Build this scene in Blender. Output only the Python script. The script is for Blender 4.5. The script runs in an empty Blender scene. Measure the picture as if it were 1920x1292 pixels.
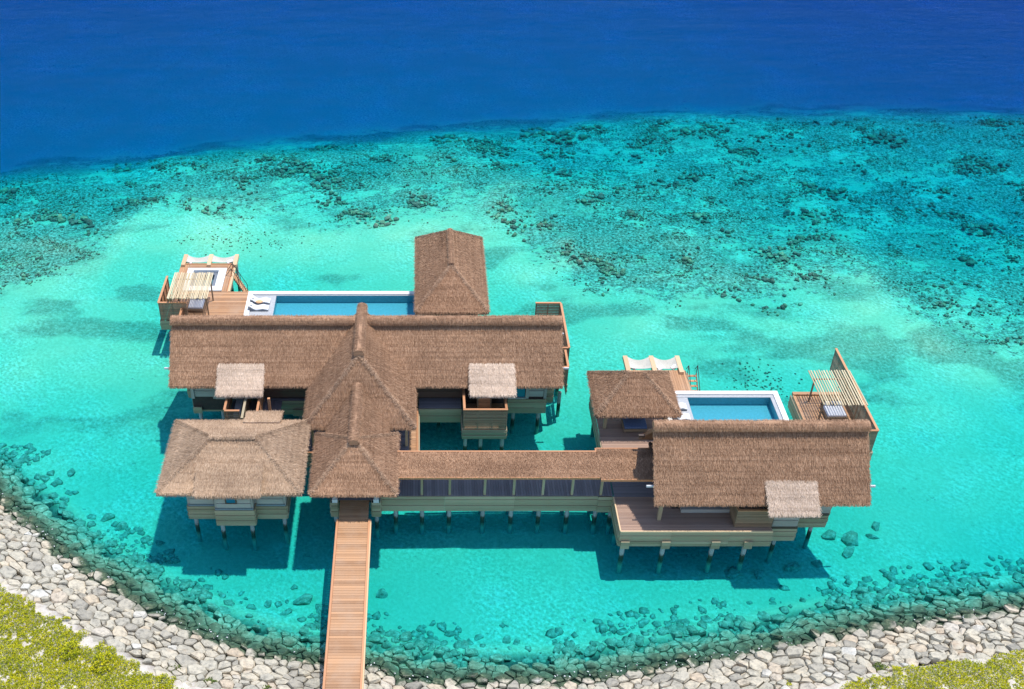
import bpy, bmesh, math, random
import numpy as np
from mathutils import Vector, Matrix

random.seed(7)
RNG = np.random.default_rng(11)
S = bpy.context.scene
COL = S.collection
R = math.radians

# ------------------------------------------------------------------ camera, sky, sun, exposure
cd = bpy.data.cameras.new('camera')
cd.sensor_width = 36.0
cd.lens = 38.08
cd.shift_x = 0.0917
cd.clip_start = 1.0
cd.clip_end = 6000.0
cam = bpy.data.objects.new('camera', cd)
cam.location = (0, 0, 60)
cam.rotation_euler = (R(90 - 36.92), 0, 0)
COL.objects.link(cam)
S.camera = cam

SUN_DIR = Vector((0.22, 0.10, 1.0)).normalized()      # towards the sun
SUN_EL = math.asin(SUN_DIR.z)
SUN_AZ = math.atan2(SUN_DIR.x, SUN_DIR.y)
w = bpy.data.worlds.new('World')
S.world = w
w.use_nodes = True
nt = w.node_tree
sky = nt.nodes.new('ShaderNodeTexSky')
sky.sky_type = 'NISHITA'
sky.sun_disc = False
sky.sun_elevation = SUN_EL
sky.sun_rotation = SUN_AZ
sky.ozone_density = 1.2
sky.dust_density = 0.4
bg = nt.nodes['Background']
bg.inputs['Strength'].default_value = 0.15
nt.links.new(sky.outputs['Color'], bg.inputs['Color'])
sl = bpy.data.lights.new('sun', 'SUN')
sl.energy = 2.7
sl.angle = R(0.53)
sl.color = (1.0, 0.955, 0.89)
sun = bpy.data.objects.new('sun', sl)
sun.rotation_euler = SUN_DIR.to_track_quat('Z', 'Y').to_euler()
sun.location = (30, 20, 120)
COL.objects.link(sun)
S.view_settings.view_transform = 'Standard'
S.view_settings.look = 'None'
S.view_settings.exposure = 0.66
S.view_settings.gamma = 1.0
S.view_settings.use_curve_mapping = False
S.render.engine = 'CYCLES'
S.cycles.use_denoising = True
S.cycles.max_bounces = 8
S.cycles.transparent_max_bounces = 16

# ------------------------------------------------------------------ materials
def mat(name):
    m = bpy.data.materials.new(name)
    m.use_nodes = True
    n = m.node_tree.nodes
    return m, n, m.node_tree.links, n['Principled BSDF']

def nd(n, t, **k):
    x = n.new('ShaderNode' + t)
    for a, b in k.items():
        setattr(x, a, b)
    return x

def noise(n, l, vec, scale, detail=4.0, rough=0.55):
    x = nd(n, 'TexNoise')
    x.inputs['Scale'].default_value = scale
    x.inputs['Detail'].default_value = detail
    x.inputs['Roughness'].default_value = rough
    if vec is not None:
        l.new(vec, x.inputs['Vector'])
    return x.outputs['Fac']

def ramp(n, l, fac, stops):
    x = nd(n, 'ValToRGB')
    e = x.color_ramp.elements
    while len(e) < len(stops):
        e.new(0.5)
    for i, (p, c) in enumerate(stops):
        e[i].position = p
        e[i].color = (*c, 1) if len(c) == 3 else c
    l.new(fac, x.inputs['Fac'])
    return x.outputs['Color']

def mathn(n, l, op, a, b=None, clamp=False):
    x = nd(n, 'Math', operation=op, use_clamp=clamp)
    for i, v in enumerate((a, b)):
        if v is None:
            continue
        if isinstance(v, (int, float)):
            x.inputs[i].default_value = v
        else:
            l.new(v, x.inputs[i])
    return x.outputs[0]

def mix(n, l, fac, a, b, mode='MIX'):
    x = nd(n, 'Mix', data_type='RGBA', blend_type=mode)
    if isinstance(fac, (int, float)):
        x.inputs[0].default_value = fac
    else:
        l.new(fac, x.inputs[0])
    for i, v in ((6, a), (7, b)):
        if isinstance(v, tuple):
            x.inputs[i].default_value = (*v, 1)
        else:
            l.new(v, x.inputs[i])
    return x.outputs[2]

def bump(n, l, h, strength, dist, out):
    x = nd(n, 'Bump')
    x.inputs['Strength'].default_value = strength
    x.inputs['Distance'].default_value = dist
    l.new(h, x.inputs['Height'])
    l.new(x.outputs['Normal'], out)

def vmap(n, l, src, scale):
    x = nd(n, 'Mapping')
    x.inputs['Scale'].default_value = scale
    l.new(src, x.inputs['Vector'])
    return x.outputs['Vector']

M = {}

def thatch_mat(name, dark, mid, light):
    m, n, l, b = mat(name)
    g = nd(n, 'NewGeometry')
    base = ramp(n, l, g.outputs['Random Per Island'], [(0.0, dark), (0.5, mid), (1.0, light)])
    a = noise(n, l, g.outputs['Position'], 0.35, 5, 0.6)
    c = noise(n, l, g.outputs['Position'], 9.0, 3, 0.7)
    k = mathn(n, l, 'ADD', mathn(n, l, 'MULTIPLY', a, 0.9), mathn(n, l, 'MULTIPLY', c, 0.5))
    tint = ramp(n, l, k, [(0.42, (0.72, 0.70, 0.70)), (0.95, (1.2, 1.2, 1.2))])
    band = noise(n, l, vmap(n, l, g.outputs['Position'], (0.10, 0.10, 10.0)), 1.0, 4, 0.65)
    tint = mix(n, l, 1.0, tint, ramp(n, l, band, [(0.36, (0.80, 0.78, 0.77)), (0.50, (0.98, 0.98, 0.98)), (0.64, (1.07, 1.07, 1.07))]), 'MULTIPLY')
    l.new(mix(n, l, 1.0, base, tint, 'MULTIPLY'), b.inputs['Base Color'])
    b.inputs['Roughness'].default_value = 0.9
    b.inputs['Specular IOR Level'].default_value = 0.2
    bump(n, l, noise(n, l, vmap(n, l, g.outputs['Position'], (14, 14, 5)), 2.0, 4), 0.6, 0.05, b.inputs['Normal'])
    M[name] = m

thatch_mat('thatch_brown', (0.235, 0.128, 0.072), (0.395, 0.228, 0.134), (0.56, 0.35, 0.22))
thatch_mat('thatch_pale', (0.52, 0.385, 0.275), (0.71, 0.545, 0.41), (0.83, 0.67, 0.53))
thatch_mat('thatch_hip', (0.28, 0.165, 0.10), (0.47, 0.295, 0.185), (0.63, 0.425, 0.28))
thatch_mat('thatch_grey', (0.32, 0.208, 0.128), (0.49, 0.335, 0.218), (0.63, 0.46, 0.315))

def wood(name, dark, light, weather=None, rough=0.6, zstain=False):
    m, n, l, b = mat(name)
    tc = nd(n, 'TexCoord')
    oi = nd(n, 'ObjectInfo')
    g = nd(n, 'NewGeometry')
    f1 = noise(n, l, vmap(n, l, tc.outputs['Object'], (2.2, 3.4, 3.4)), 3.0, 5, 0.6)
    f = mathn(n, l, 'ADD', mathn(n, l, 'MULTIPLY', f1, 0.6), mathn(n, l, 'MULTIPLY', oi.outputs['Random'], 0.55))
    c = ramp(n, l, f, [(0.18, dark), (0.85, light)])
    if weather:
        wf = ramp(n, l, noise(n, l, g.outputs['Position'], 0.8, 4), [(0.42, (0, 0, 0)), (0.75, (1, 1, 1))])
        c = mix(n, l, mathn(n, l, 'MULTIPLY', wf, 0.6), c, weather)
    if zstain:
        sx = nd(n, 'SeparateXYZ')
        l.new(g.outputs['Position'], sx.inputs[0])
        zz = mathn(n, l, 'ADD', sx.outputs['Z'], mathn(n, l, 'MULTIPLY', noise(n, l, g.outputs['Position'], 4.0), 0.5))
        c = mix(n, l, ramp(n, l, zz, [(0.22, (1, 1, 1)), (0.45, (0, 0, 0))]), c, ramp(n, l, mathn(n, l, 'MULTIPLY', zz, -1.0), [(0.35, (0.05, 0.06, 0.035)), (0.8, (0.42, 0.40, 0.27))]))
    l.new(c, b.inputs['Base Color'])
    b.inputs['Roughness'].default_value = rough
    bump(n, l, f1, 0.25, 0.01, b.inputs['Normal'])
    M[name] = m

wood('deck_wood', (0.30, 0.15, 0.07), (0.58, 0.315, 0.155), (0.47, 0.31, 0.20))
wood('shade_toned_walk', (0.13, 0.115, 0.125), (0.25, 0.225, 0.235), (0.20, 0.19, 0.205))  # deck wood greyed and darkened, roof shade put into its colour
wood('shade_toned_deck', (0.22, 0.135, 0.10), (0.42, 0.265, 0.185), (0.33, 0.235, 0.185))  # darker deck wood, shade under the eaves put into its colour
wood('rail_wood', (0.40, 0.175, 0.075), (0.60, 0.285, 0.135))
wood('fascia_wood', (0.25, 0.19, 0.11), (0.46, 0.37, 0.235), (0.34, 0.31, 0.19))
wood('slat_wood', (0.17, 0.11, 0.065), (0.36, 0.25, 0.155), (0.27, 0.22, 0.15))
wood('siding_wood', (0.27, 0.25, 0.215), (0.43, 0.41, 0.37), (0.35, 0.35, 0.32))
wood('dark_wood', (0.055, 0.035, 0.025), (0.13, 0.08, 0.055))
wood('beam_wood', (0.58, 0.36, 0.19), (0.78, 0.54, 0.32))
wood('bamboo', (0.50, 0.37, 0.20), (0.80, 0.66, 0.42), rough=0.5)
wood('pile_concrete', (0.31, 0.32, 0.30), (0.42, 0.43, 0.41), rough=0.85, zstain=True)

def plain(name, col, rough=0.6, var=0.12, scale=3.0, metal=0.0):
    m, n, l, b = mat(name)
    g = nd(n, 'NewGeometry')
    f = noise(n, l, g.outputs['Position'], scale, 5, 0.6)
    lo = tuple(max(0, v * (1 - var * 1.6)) for v in col)
    hi = tuple(min(1, v * (1 + var)) for v in col)
    l.new(ramp(n, l, f, [(0.3, lo), (0.7, hi)]), b.inputs['Base Color'])
    b.inputs['Roughness'].default_value = rough
    b.inputs['Metallic'].default_value = metal
    M[name] = m

plain('white_plaster', (0.80, 0.79, 0.76), 0.6, 0.05)
plain('grey_stone', (0.44, 0.45, 0.46), 0.7, 0.1, 6)
plain('tub_stone', (0.20, 0.22, 0.25), 0.5, 0.1, 6)
plain('pool_tile', (0.14, 0.38, 0.455), 0.3, 0.08, 5)
plain('cushion_white', (0.80, 0.79, 0.77), 0.85, 0.05, 8)
plain('mattress_grey', (0.66, 0.67, 0.70), 0.85, 0.06, 8)
plain('mattress_blue', (0.10, 0.16, 0.30), 0.85, 0.1, 8)
plain('lounger_white', (0.82, 0.82, 0.81), 0.4, 0.03)
plain('towel_orange', (0.80, 0.48, 0.25), 0.9, 0.08)
plain('dark_metal', (0.05, 0.04, 0.04), 0.5, 0.1)
plain('pale_metal', (0.62, 0.63, 0.64), 0.4, 0.05)
plain('net_rope', (0.56, 0.53, 0.45), 0.9, 0.08, 10)
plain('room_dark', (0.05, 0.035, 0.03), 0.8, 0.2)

m, n, l, b = mat('window_glass')
b.inputs['Base Color'].default_value = (0.02, 0.16, 0.26, 1)
b.inputs['Roughness'].default_value = 0.05
M['window_glass'] = m

# sea water: clear surface with sky reflection, colour comes from absorption in the volume
def water_mat(name, density, col, bump_scales, strength, rough):
    m = bpy.data.materials.new(name)
    m.use_nodes = True
    n, l = m.node_tree.nodes, m.node_tree.links
    n.remove(n['Principled BSDF'])
    out = n['Material Output']
    g = nd(n, 'NewGeometry')
    tr = nd(n, 'BsdfTransparent')
    gl = nd(n, 'BsdfGlossy')
    gl.inputs['Roughness'].default_value = rough
    fr = nd(n, 'Fresnel')
    fr.inputs['IOR'].default_value = 1.33
    h = None
    for sc, st, wt in bump_scales:
        x = mathn(n, l, 'MULTIPLY', noise(n, l, vmap(n, l, g.outputs['Position'], st), sc, 3, 0.5), wt)
        h = x if h is None else mathn(n, l, 'ADD', h, x)
    bp = nd(n, 'Bump')
    bp.inputs['Strength'].default_value = strength
    bp.inputs['Distance'].default_value = 1.0
    l.new(h, bp.inputs['Height'])
    l.new(bp.outputs['Normal'], gl.inputs['Normal'])
    l.new(bp.outputs['Normal'], fr.inputs['Normal'])
    graz = mathn(n, l, 'ADD', mathn(n, l, 'MULTIPLY', fr.outputs[0], 0.84), 0.05)
    fac = mathn(n, l, 'MULTIPLY', mathn(n, l, 'MULTIPLY', fr.outputs[0], graz), mathn(n, l, 'SUBTRACT', 1.0, g.outputs['Backfacing']))
    ms = nd(n, 'MixShader')
    l.new(fac, ms.inputs[0])
    l.new(tr.outputs[0], ms.inputs[1])
    l.new(gl.outputs[0], ms.inputs[2])
    l.new(ms.outputs[0], out.inputs['Surface'])
    va = nd(n, 'VolumeAbsorption')
    va.inputs['Color'].default_value = (*col, 1)
    va.inputs['Density'].default_value = density
    l.new(va.outputs[0], out.inputs['Volume'])
    M[name] = m

SA = (0.80, 0.102, 0.029)      # absorption per metre
water_mat('sea_water', SA[0], (0.0, 1 - SA[1] / SA[0], 1 - SA[2] / SA[0]),
          [(0.10, (0.6, 2.0, 1), 0.35), (0.45, (1.0, 1.9, 1), 0.15), (1.7, (1.0, 1.6, 1), 0.02)], 0.5, 0.06)
water_mat('pool_water', 0.45, (0.0, 0.86, 0.93), [(1.6, (1, 1, 1), 0.02)], 0.5, 0.03)

# seabed
m, n, l, b = mat('seabed')
g = nd(n, 'NewGeometry')
pos = g.outputs['Position']
at = nd(n, 'Attribute', attribute_name='coral')
pt = nd(n, 'Attribute', attribute_name='patch')
n_f = noise(n, l, vmap(n, l, pos, (0.8, 1.1, 1)), 1.1, 9, 0.78)
n_m = noise(n, l, pos, 0.42, 5, 0.6)
n_s = noise(n, l, pos, 3.6, 6, 0.7)
sand = ramp(n, l, n_s, [(0.34, (0.47, 0.465, 0.24)), (0.50, (0.69, 0.68, 0.365)), (0.64, (0.95, 0.94, 0.58))])
# ripples in the sand, pale bands also painted in place of caustic light
rip_caustic = nd(n, 'TexWave', wave_type='BANDS', bands_direction='DIAGONAL')
rip_caustic.inputs['Scale'].default_value = 0.9
rip_caustic.inputs['Distortion'].default_value = 9.0
rip_caustic.inputs['Detail'].default_value = 4.0
rip_caustic.inputs['Detail Scale'].default_value = 1.6
l.new(pos, rip_caustic.inputs['Vector'])
sand = mix(n, l, ramp(n, l, noise(n, l, pos, 0.22, 4), [(0.4, (0.05, 0.05, 0.05)), (0.7, (0.30, 0.30, 0.30))]), sand, ramp(n, l, rip_caustic.outputs['Fac'], [(0.2, (0.55, 0.49, 0.36)), (1.0, (0.98, 0.92, 0.76))]))
sand = mix(n, l, ramp(n, l, noise(n, l, pos, 0.11, 4, 0.6), [(0.38, (0.25, 0.25, 0.25)), (0.62, (1, 1, 1))]), (0.66, 0.635, 0.36), sand)
turf = mathn(n, l, 'ADD', mathn(n, l, 'MULTIPLY', pt.outputs['Fac'], 0.9), mathn(n, l, 'MULTIPLY', mathn(n, l, 'SUBTRACT', n_f, 0.5), 0.9))
sand = mix(n, l, ramp(n, l, turf, [(0.35, (0, 0, 0)), (0.95, (0.8, 0.8, 0.8))]), sand, ramp(n, l, n_s, [(0.34, (0.20, 0.20, 0.12)), (0.5, (0.38, 0.36, 0.22)), (0.66, (0.62, 0.57, 0.38))]))
rub = ramp(n, l, n_s, [(0.32, (0.09, 0.07, 0.05)), (0.47, (0.34, 0.265, 0.165)), (0.62, (0.78, 0.66, 0.45))])
k = mathn(n, l, 'ADD', at.outputs['Fac'], mathn(n, l, 'MULTIPLY', mathn(n, l, 'SUBTRACT', n_f, 0.5), 3.4))
k = mathn(n, l, 'ADD', k, mathn(n, l, 'MULTIPLY', mathn(n, l, 'SUBTRACT', n_m, 0.5), 0.7))
cf = ramp(n, l, k, [(0.40, (0, 0, 0)), (0.62, (0.95, 0.95, 0.95))])
bk = nd(n, 'Attribute', attribute_name='bank')
l.new(mix(n, l, bk.outputs['Fac'], mix(n, l, cf, sand, rub), ramp(n, l, n_s, [(0.3, (0.05, 0.05, 0.035)), (0.7, (0.22, 0.21, 0.15))])), b.inputs['Base Color'])
b.inputs['Roughness'].default_value = 0.95
b.inputs['Specular IOR Level'].default_value = 0.0
bump(n, l, n_s, 0.7, 0.15, b.inputs['Normal'])
M['seabed'] = m

m, n, l, b = mat('beach_sand')
g = nd(n, 'NewGeometry')
f = noise(n, l, g.outputs['Position'], 1.4, 7, 0.68)
f2 = noise(n, l, g.outputs['Position'], 12.0, 4, 0.7)
bk = nd(n, 'Attribute', attribute_name='bank')
l.new(mix(n, l, bk.outputs['Fac'], mix(n, l, 0.35, ramp(n, l, f, [(0.3, (0.40, 0.33, 0.25)), (0.5, (0.60, 0.54, 0.46)), (0.7, (0.70, 0.66, 0.58))]),
          ramp(n, l, f2, [(0.3, (0.34, 0.28, 0.22)), (0.7, (0.74, 0.70, 0.62))])), ramp(n, l, f2, [(0.3, (0.07, 0.065, 0.055)), (0.7, (0.26, 0.245, 0.21))])), b.inputs['Base Color'])
b.inputs['Roughness'].default_value = 0.95
bump(n, l, f2, 0.5, 0.06, b.inputs['Normal'])
M['beach_sand'] = m

m, n, l, b = mat('stone')
g = nd(n, 'NewGeometry')
oi = nd(n, 'ObjectInfo')
rr = mathn(n, l, 'FRACT', mathn(n, l, 'ADD', oi.outputs['Random'], g.outputs['Random Per Island']))
c = ramp(n, l, rr, [(0.0, (0.35, 0.32, 0.26)), (0.30, (0.47, 0.43, 0.34)), (0.65, (0.54, 0.485, 0.375)), (0.84, (0.57, 0.495, 0.37)), (0.91, (0.53, 0.43, 0.31)), (1.0, (0.62, 0.60, 0.53))])
f = noise(n, l, g.outputs['Position'], 3.2, 7, 0.7)
c = mix(n, l, 1.0, c, ramp(n, l, f, [(0.30, (0.48, 0.48, 0.48)), (0.48, (0.95, 0.95, 0.95)), (0.66, (1.20, 1.18, 1.14))]), 'MULTIPLY')
rust = ramp(n, l, noise(n, l, g.outputs['Position'], 0.55, 5, 0.6), [(0.60, (0, 0, 0)), (0.72, (1, 1, 1))])
c = mix(n, l, mathn(n, l, 'MULTIPLY', rust, 0.45), c, (0.46, 0.30, 0.18))
sx = nd(n, 'SeparateXYZ')
l.new(g.outputs['Position'], sx.inputs[0])
wet = mathn(n, l, 'ADD', sx.outputs['Z'], mathn(n, l, 'MULTIPLY', f, 0.3))
wl_ = ramp(n, l, mathn(n, l, 'MULTIPLY', wet, -1.0), [(0.15, (0, 0, 0)), (0.60, (1, 1, 1))])
c = mix(n, l, ramp(n, l, wet, [(0.20, (1, 1, 1)), (0.36, (0, 0, 0))]), c, mix(n, l, wl_, ramp(n, l, f, [(0.36, (0.03, 0.05, 0.03)), (0.55, (0.08, 0.12, 0.065)), (0.72, (0.22, 0.25, 0.14))]), ramp(n, l, f, [(0.34, (0.18, 0.20, 0.115)), (0.52, (0.40, 0.40, 0.245)), (0.68, (0.70, 0.66, 0.45))])))
l.new(c, b.inputs['Base Color'])
b.inputs['Roughness'].default_value = 0.85
bump(n, l, noise(n, l, g.outputs['Position'], 7.0, 6, 0.7), 0.7, 0.06, b.inputs['Normal'])
M['stone'] = m

m, n, l, b = mat('coral')
g = nd(n, 'NewGeometry')
oi = nd(n, 'ObjectInfo')
rr = mathn(n, l, 'FRACT', mathn(n, l, 'ADD', oi.outputs['Random'], g.outputs['Random Per Island']))
c = ramp(n, l, rr, [(0.0, (0.26, 0.17, 0.12)), (0.35, (0.50, 0.29, 0.20)), (0.6, (0.44, 0.34, 0.20)), (0.85, (0.64, 0.50, 0.27)), (1.0, (0.74, 0.65, 0.43))])
f = noise(n, l, g.outputs['Position'], 4.5, 6, 0.75)
l.new(mix(n, l, 1.0, c, ramp(n, l, f, [(0.3, (0.55, 0.55, 0.55)), (0.7, (1.3, 1.3, 1.25))]), 'MULTIPLY'), b.inputs['Base Color'])
b.inputs['Roughness'].default_value = 0.95
b.inputs['Specular IOR Level'].default_value = 0.0
bump(n, l, f, 0.8, 0.2, b.inputs['Normal'])
M['coral'] = m

def leafmat(name, stops):
    m, n, l, b = mat(name)
    g = nd(n, 'NewGeometry')
    c = ramp(n, l, g.outputs['Random Per Island'], stops)
    f = noise(n, l, g.outputs['Position'], 0.9, 4)
    l.new(mix(n, l, 1.0, c, ramp(n, l, f, [(0.3, (0.72, 0.80, 0.8)), (0.7, (1.2, 1.12, 1.0))]), 'MULTIPLY'), b.inputs['Base Color'])
    b.inputs['Roughness'].default_value = 0.5
    b.inputs['Specular IOR Level'].default_value = 0.15
    tl = nd(n, 'BsdfTranslucent')
    l.new(c, tl.inputs['Color'])
    ms = nd(n, 'MixShader')
    ms.inputs[0].default_value = 0.3
    l.new(b.outputs[0], ms.inputs[1])
    l.new(tl.outputs[0], ms.inputs[2])
    l.new(ms.outputs[0], n['Material Output'].inputs['Surface'])
    M[name] = m

leafmat('leaf_yellow', [(0.0, (0.08, 0.12, 0.012)), (0.28, (0.30, 0.34, 0.02)), (0.60, (0.54, 0.53, 0.012)), (1.0, (0.78, 0.71, 0.03))])
leafmat('leaf_green', [(0.0, (0.06, 0.10, 0.02)), (0.6, (0.14, 0.20, 0.03)), (1.0, (0.26, 0.30, 0.05))])

# ------------------------------------------------------------------ object helpers
WL = {}

def place(o, name_parent, wloc):
    if name_parent is not None:
        o.parent = name_parent
        p = WL[name_parent]
        o.location = (wloc[0] - p[0], wloc[1] - p[1], wloc[2] - p[2])
    else:
        o.location = wloc
    WL[o] = tuple(wloc)

def tag(o, label=None, cat=None, group=None, kind=None):
    for k, v in (('label', label), ('category', cat), ('group', group), ('kind', kind)):
        if v:
            o[k] = v
    return o

def thing(name, label, cat, loc, group=None):
    o = bpy.data.objects.new(name, None)
    o.empty_display_size = 0.5
    COL.objects.link(o)
    place(o, None, loc)
    return tag(o, label, cat, group)

UNIT = {}

def unit_mesh(kind, mname):
    key = (kind, mname)
    if key not in UNIT:
        bm = bmesh.new()
        if kind == 'cube':
            bmesh.ops.create_cube(bm, size=1.0)
        elif kind == 'cyl':
            bmesh.ops.create_cone(bm, cap_ends=True, segments=10, radius1=0.5, radius2=0.5, depth=1.0)
        elif kind == 'pole':
            bmesh.ops.create_cone(bm, cap_ends=True, segments=6, radius1=0.5, radius2=0.5, depth=1.0)
        me = bpy.data.meshes.new(kind)
        bm.to_mesh(me)
        bm.free()
        me.materials.append(M[mname])
        UNIT[key] = me
    return UNIT[key]

def board(name, lo, hi, mname, parent, kind='cube', rot=None, label=None):
    """box between two corners as an object of its own (shared unit mesh)"""
    o = bpy.data.objects.new(name, unit_mesh(kind, mname))
    COL.objects.link(o)
    c = [(a + b) / 2 for a, b in zip(lo, hi)]
    o.scale = [max(abs(b - a), 1e-3) for a, b in zip(lo, hi)]
    if rot:
        o.rotation_euler = rot
    place(o, parent, c)
    if label:
        o['label'] = label
    return o

def pole(name, a, b, d, mname, parent, kind='pole'):
    a, b = Vector(a), Vector(b)
    o = bpy.data.objects.new(name, unit_mesh(kind, mname))
    COL.objects.link(o)
    o.scale = (d, d, (b - a).length)
    o.rotation_euler = (b - a).to_track_quat('Z', 'Y').to_euler()
    place(o, parent, (a + b) / 2)
    return o

def mesh_obj(name, V, F, mname, parent=None, kind=None, smooth=False):
    V = np.asarray(V, dtype=np.float64)
    o3 = (V.min(0) + V.max(0)) / 2
    me = bpy.data.meshes.new(name)
    if isinstance(F, np.ndarray):
        k = F.shape[1]
        me.vertices.add(len(V))
        me.vertices.foreach_set('co', (V - o3).astype(np.float32).ravel())
        me.loops.add(F.size)
        me.loops.foreach_set('vertex_index', F.astype(np.int32).ravel())
        me.polygons.add(len(F))
        me.polygons.foreach_set('loop_start', np.arange(0, F.size, k, dtype=np.int32))
        me.polygons.foreach_set('loop_total', np.full(len(F), k, dtype=np.int32))
        me.update(calc_edges=True)
    else:
        me.from_pydata([tuple(v) for v in (V - o3)], [], F)
        me.update()
    if smooth:
        me.polygons.foreach_set('use_smooth', [True] * len(me.polygons))
    me.materials.append(M[mname])
    o = bpy.data.objects.new(name, me)
    COL.objects.link(o)
    place(o, parent, tuple(o3))
    if kind:
        o['kind'] = kind
    return o

class MB:
    def __init__(s):
        s.v, s.f = [], []

    def box(s, lo, hi):
        b = len(s.v)
        for z in (lo[2], hi[2]):
            s.v += [(lo[0], lo[1], z), (hi[0], lo[1], z), (hi[0], hi[1], z), (lo[0], hi[1], z)]
        s.f += [tuple(b + i for i in q) for q in ((3, 2, 1, 0), (4, 5, 6, 7), (0, 1, 5, 4), (1, 2, 6, 5), (2, 3, 7, 6), (3, 0, 4, 7))]

    def poly(s, pts):
        b = len(s.v)
        s.v += [tuple(p) for p in pts]
        s.f.append(tuple(range(b, b + len(pts))))

    def sweep(s, pts, prof):
        """profile offsets (list of 3-vectors per point) joined along pts; closed profile"""
        b = len(s.v)
        k = len(prof[0])
        for p, pr in zip(pts, prof):
            s.v += [tuple(np.add(p, q)) for q in pr]
        for i in range(len(pts) - 1):
            for j in range(k):
                a0, a1 = b + i * k + j, b + i * k + (j + 1) % k
                s.f.append((a0, a1, a1 + k, a0 + k))
        s.f.append(tuple(b + j for j in reversed(range(k))))
        s.f.append(tuple(b + (len(pts) - 1) * k + j for j in range(k)))

    def build(s, name, mname, parent=None, kind=None, smooth=False):
        return mesh_obj(name, s.v, s.f, mname, parent, kind, smooth)

# ------------------------------------------------------------------ terrain
SHORE = [(-90, -290), (-128, -100), (-122, 20), (-100, 62), (-80, 80), (-64, 83), (-51, 77.5), (-40, 67.5), (-32.4, 60.0), (-29.1, 57.2), (-26.0, 54.2), (-22.2, 51.7), (-17.9, 48.8), (-13.9, 46.8), (-10.1, 45.5),
         (-6.9, 44.8), (-3.3, 44.4), (-0.8, 43.6), (2.3, 43.3), (5.8, 43.4), (9.6, 43.4), (12.8, 43.8), (16.4, 44.5), (20.1, 45.2), (23.9, 46.1),
         (27.8, 47.2), (31.7, 47.8), (35.5, 48.4), (39.5, 49.0), (42.2, 49.4), (50, 50.6), (62, 52.5), (80, 54), (100, 50), (122, 32), (140, -20), (140, -120), (110, -290)]
REEF = [(-400, 20), (-120, 92), (-67, 113), (-51.2, 118.8), (-42.0, 121.3), (-32.5, 123.8), (-20.7, 126.0), (-5.8, 129.6), (8.2, 132.3), (22.6, 134.9),
        (37.2, 136.4), (51.8, 136.9), (66.4, 137.3), (82.5, 137.6), (110, 137), (200, 110), (400, 30)]
FRONT = [(-200, 80), (-70, 88), (-42, 90), (-36, 93), (-33, 98), (-30.5, 105), (-27, 105.5), (-21.5, 104), (-17, 104.4), (-10.6, 100.4), (-5, 100.4), (-1.4, 104), (4, 104.4),
         (8.6, 102.6), (12, 95), (17, 91), (22, 89.5), (27.5, 89.2), (32, 86.4), (37, 85.6), (42, 88), (45.6, 89.2), (47.5, 84), (50.3, 79.6), (55.5, 78), (75, 74), (200, 70)]

def poly_dist(x, y, P):
    """signed distance to the shore polyline: positive on the land side (right of travel)"""
    P = np.array(P, float)
    best = np.full(x.shape, 1e9)
    sgn = np.ones(x.shape)
    for (x0, y0), (x1, y1) in zip(P[:-1], P[1:]):
        dx, dy = x1 - x0, y1 - y0
        L2 = dx * dx + dy * dy
        t = np.clip(((x - x0) * dx + (y - y0) * dy) / L2, 0, 1)
        d = np.hypot(x - x0 - t * dx, y - y0 - t * dy)
        cr = dx * (y - y0) - dy * (x - x0)
        u = d < best
        best = np.where(u, d, best)
        sgn = np.where(u, np.where(cr < 0, 1.0, -1.0), sgn)
    return best * sgn

def hash2(i, j, s):
    h = (i.astype(np.int64) * 374761393 + j.astype(np.int64) * 668265263 + s * 974711) & 0x7fffffff
    h = ((h ^ (h >> 13)) * 1274126177) & 0x7fffffff
    h = h ^ (h >> 16)
    return (h & 0xffff) / 65535.0

def vnoise(x, y, s=0):
    i, j = np.floor(x), np.floor(y)
    fx, fy = x - i, y - j
    fx, fy = fx * fx * (3 - 2 * fx), fy * fy * (3 - 2 * fy)
    a, b = hash2(i, j, s), hash2(i + 1, j, s)
    c, d = hash2(i, j + 1, s), hash2(i + 1, j + 1, s)
    return (a * (1 - fx) + b * fx) * (1 - fy) + (c * (1 - fx) + d * fx) * fy

def fbm(x, y, s=0, o=4):
    r, a, t = 0, 0.5, 0
    for k in range(o):
        r = r + a * vnoise(x * 2 ** k + 17 * k, y * 2 ** k - 9 * k, s + k)
        t += a
        a *= 0.55
    return r / t

def sstep(a, b, x):
    t = np.clip((x - a) / (b - a), 0, 1)
    return t * t * (3 - 2 * t)

def yline(P, x):
    P = np.array(P, float)
    return np.interp(x, P[:, 0], P[:, 1])

def bank_mask(d):
    return sstep(-3.6, -2.6, d) * (1 - sstep(4.3, 4.9, d))

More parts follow.
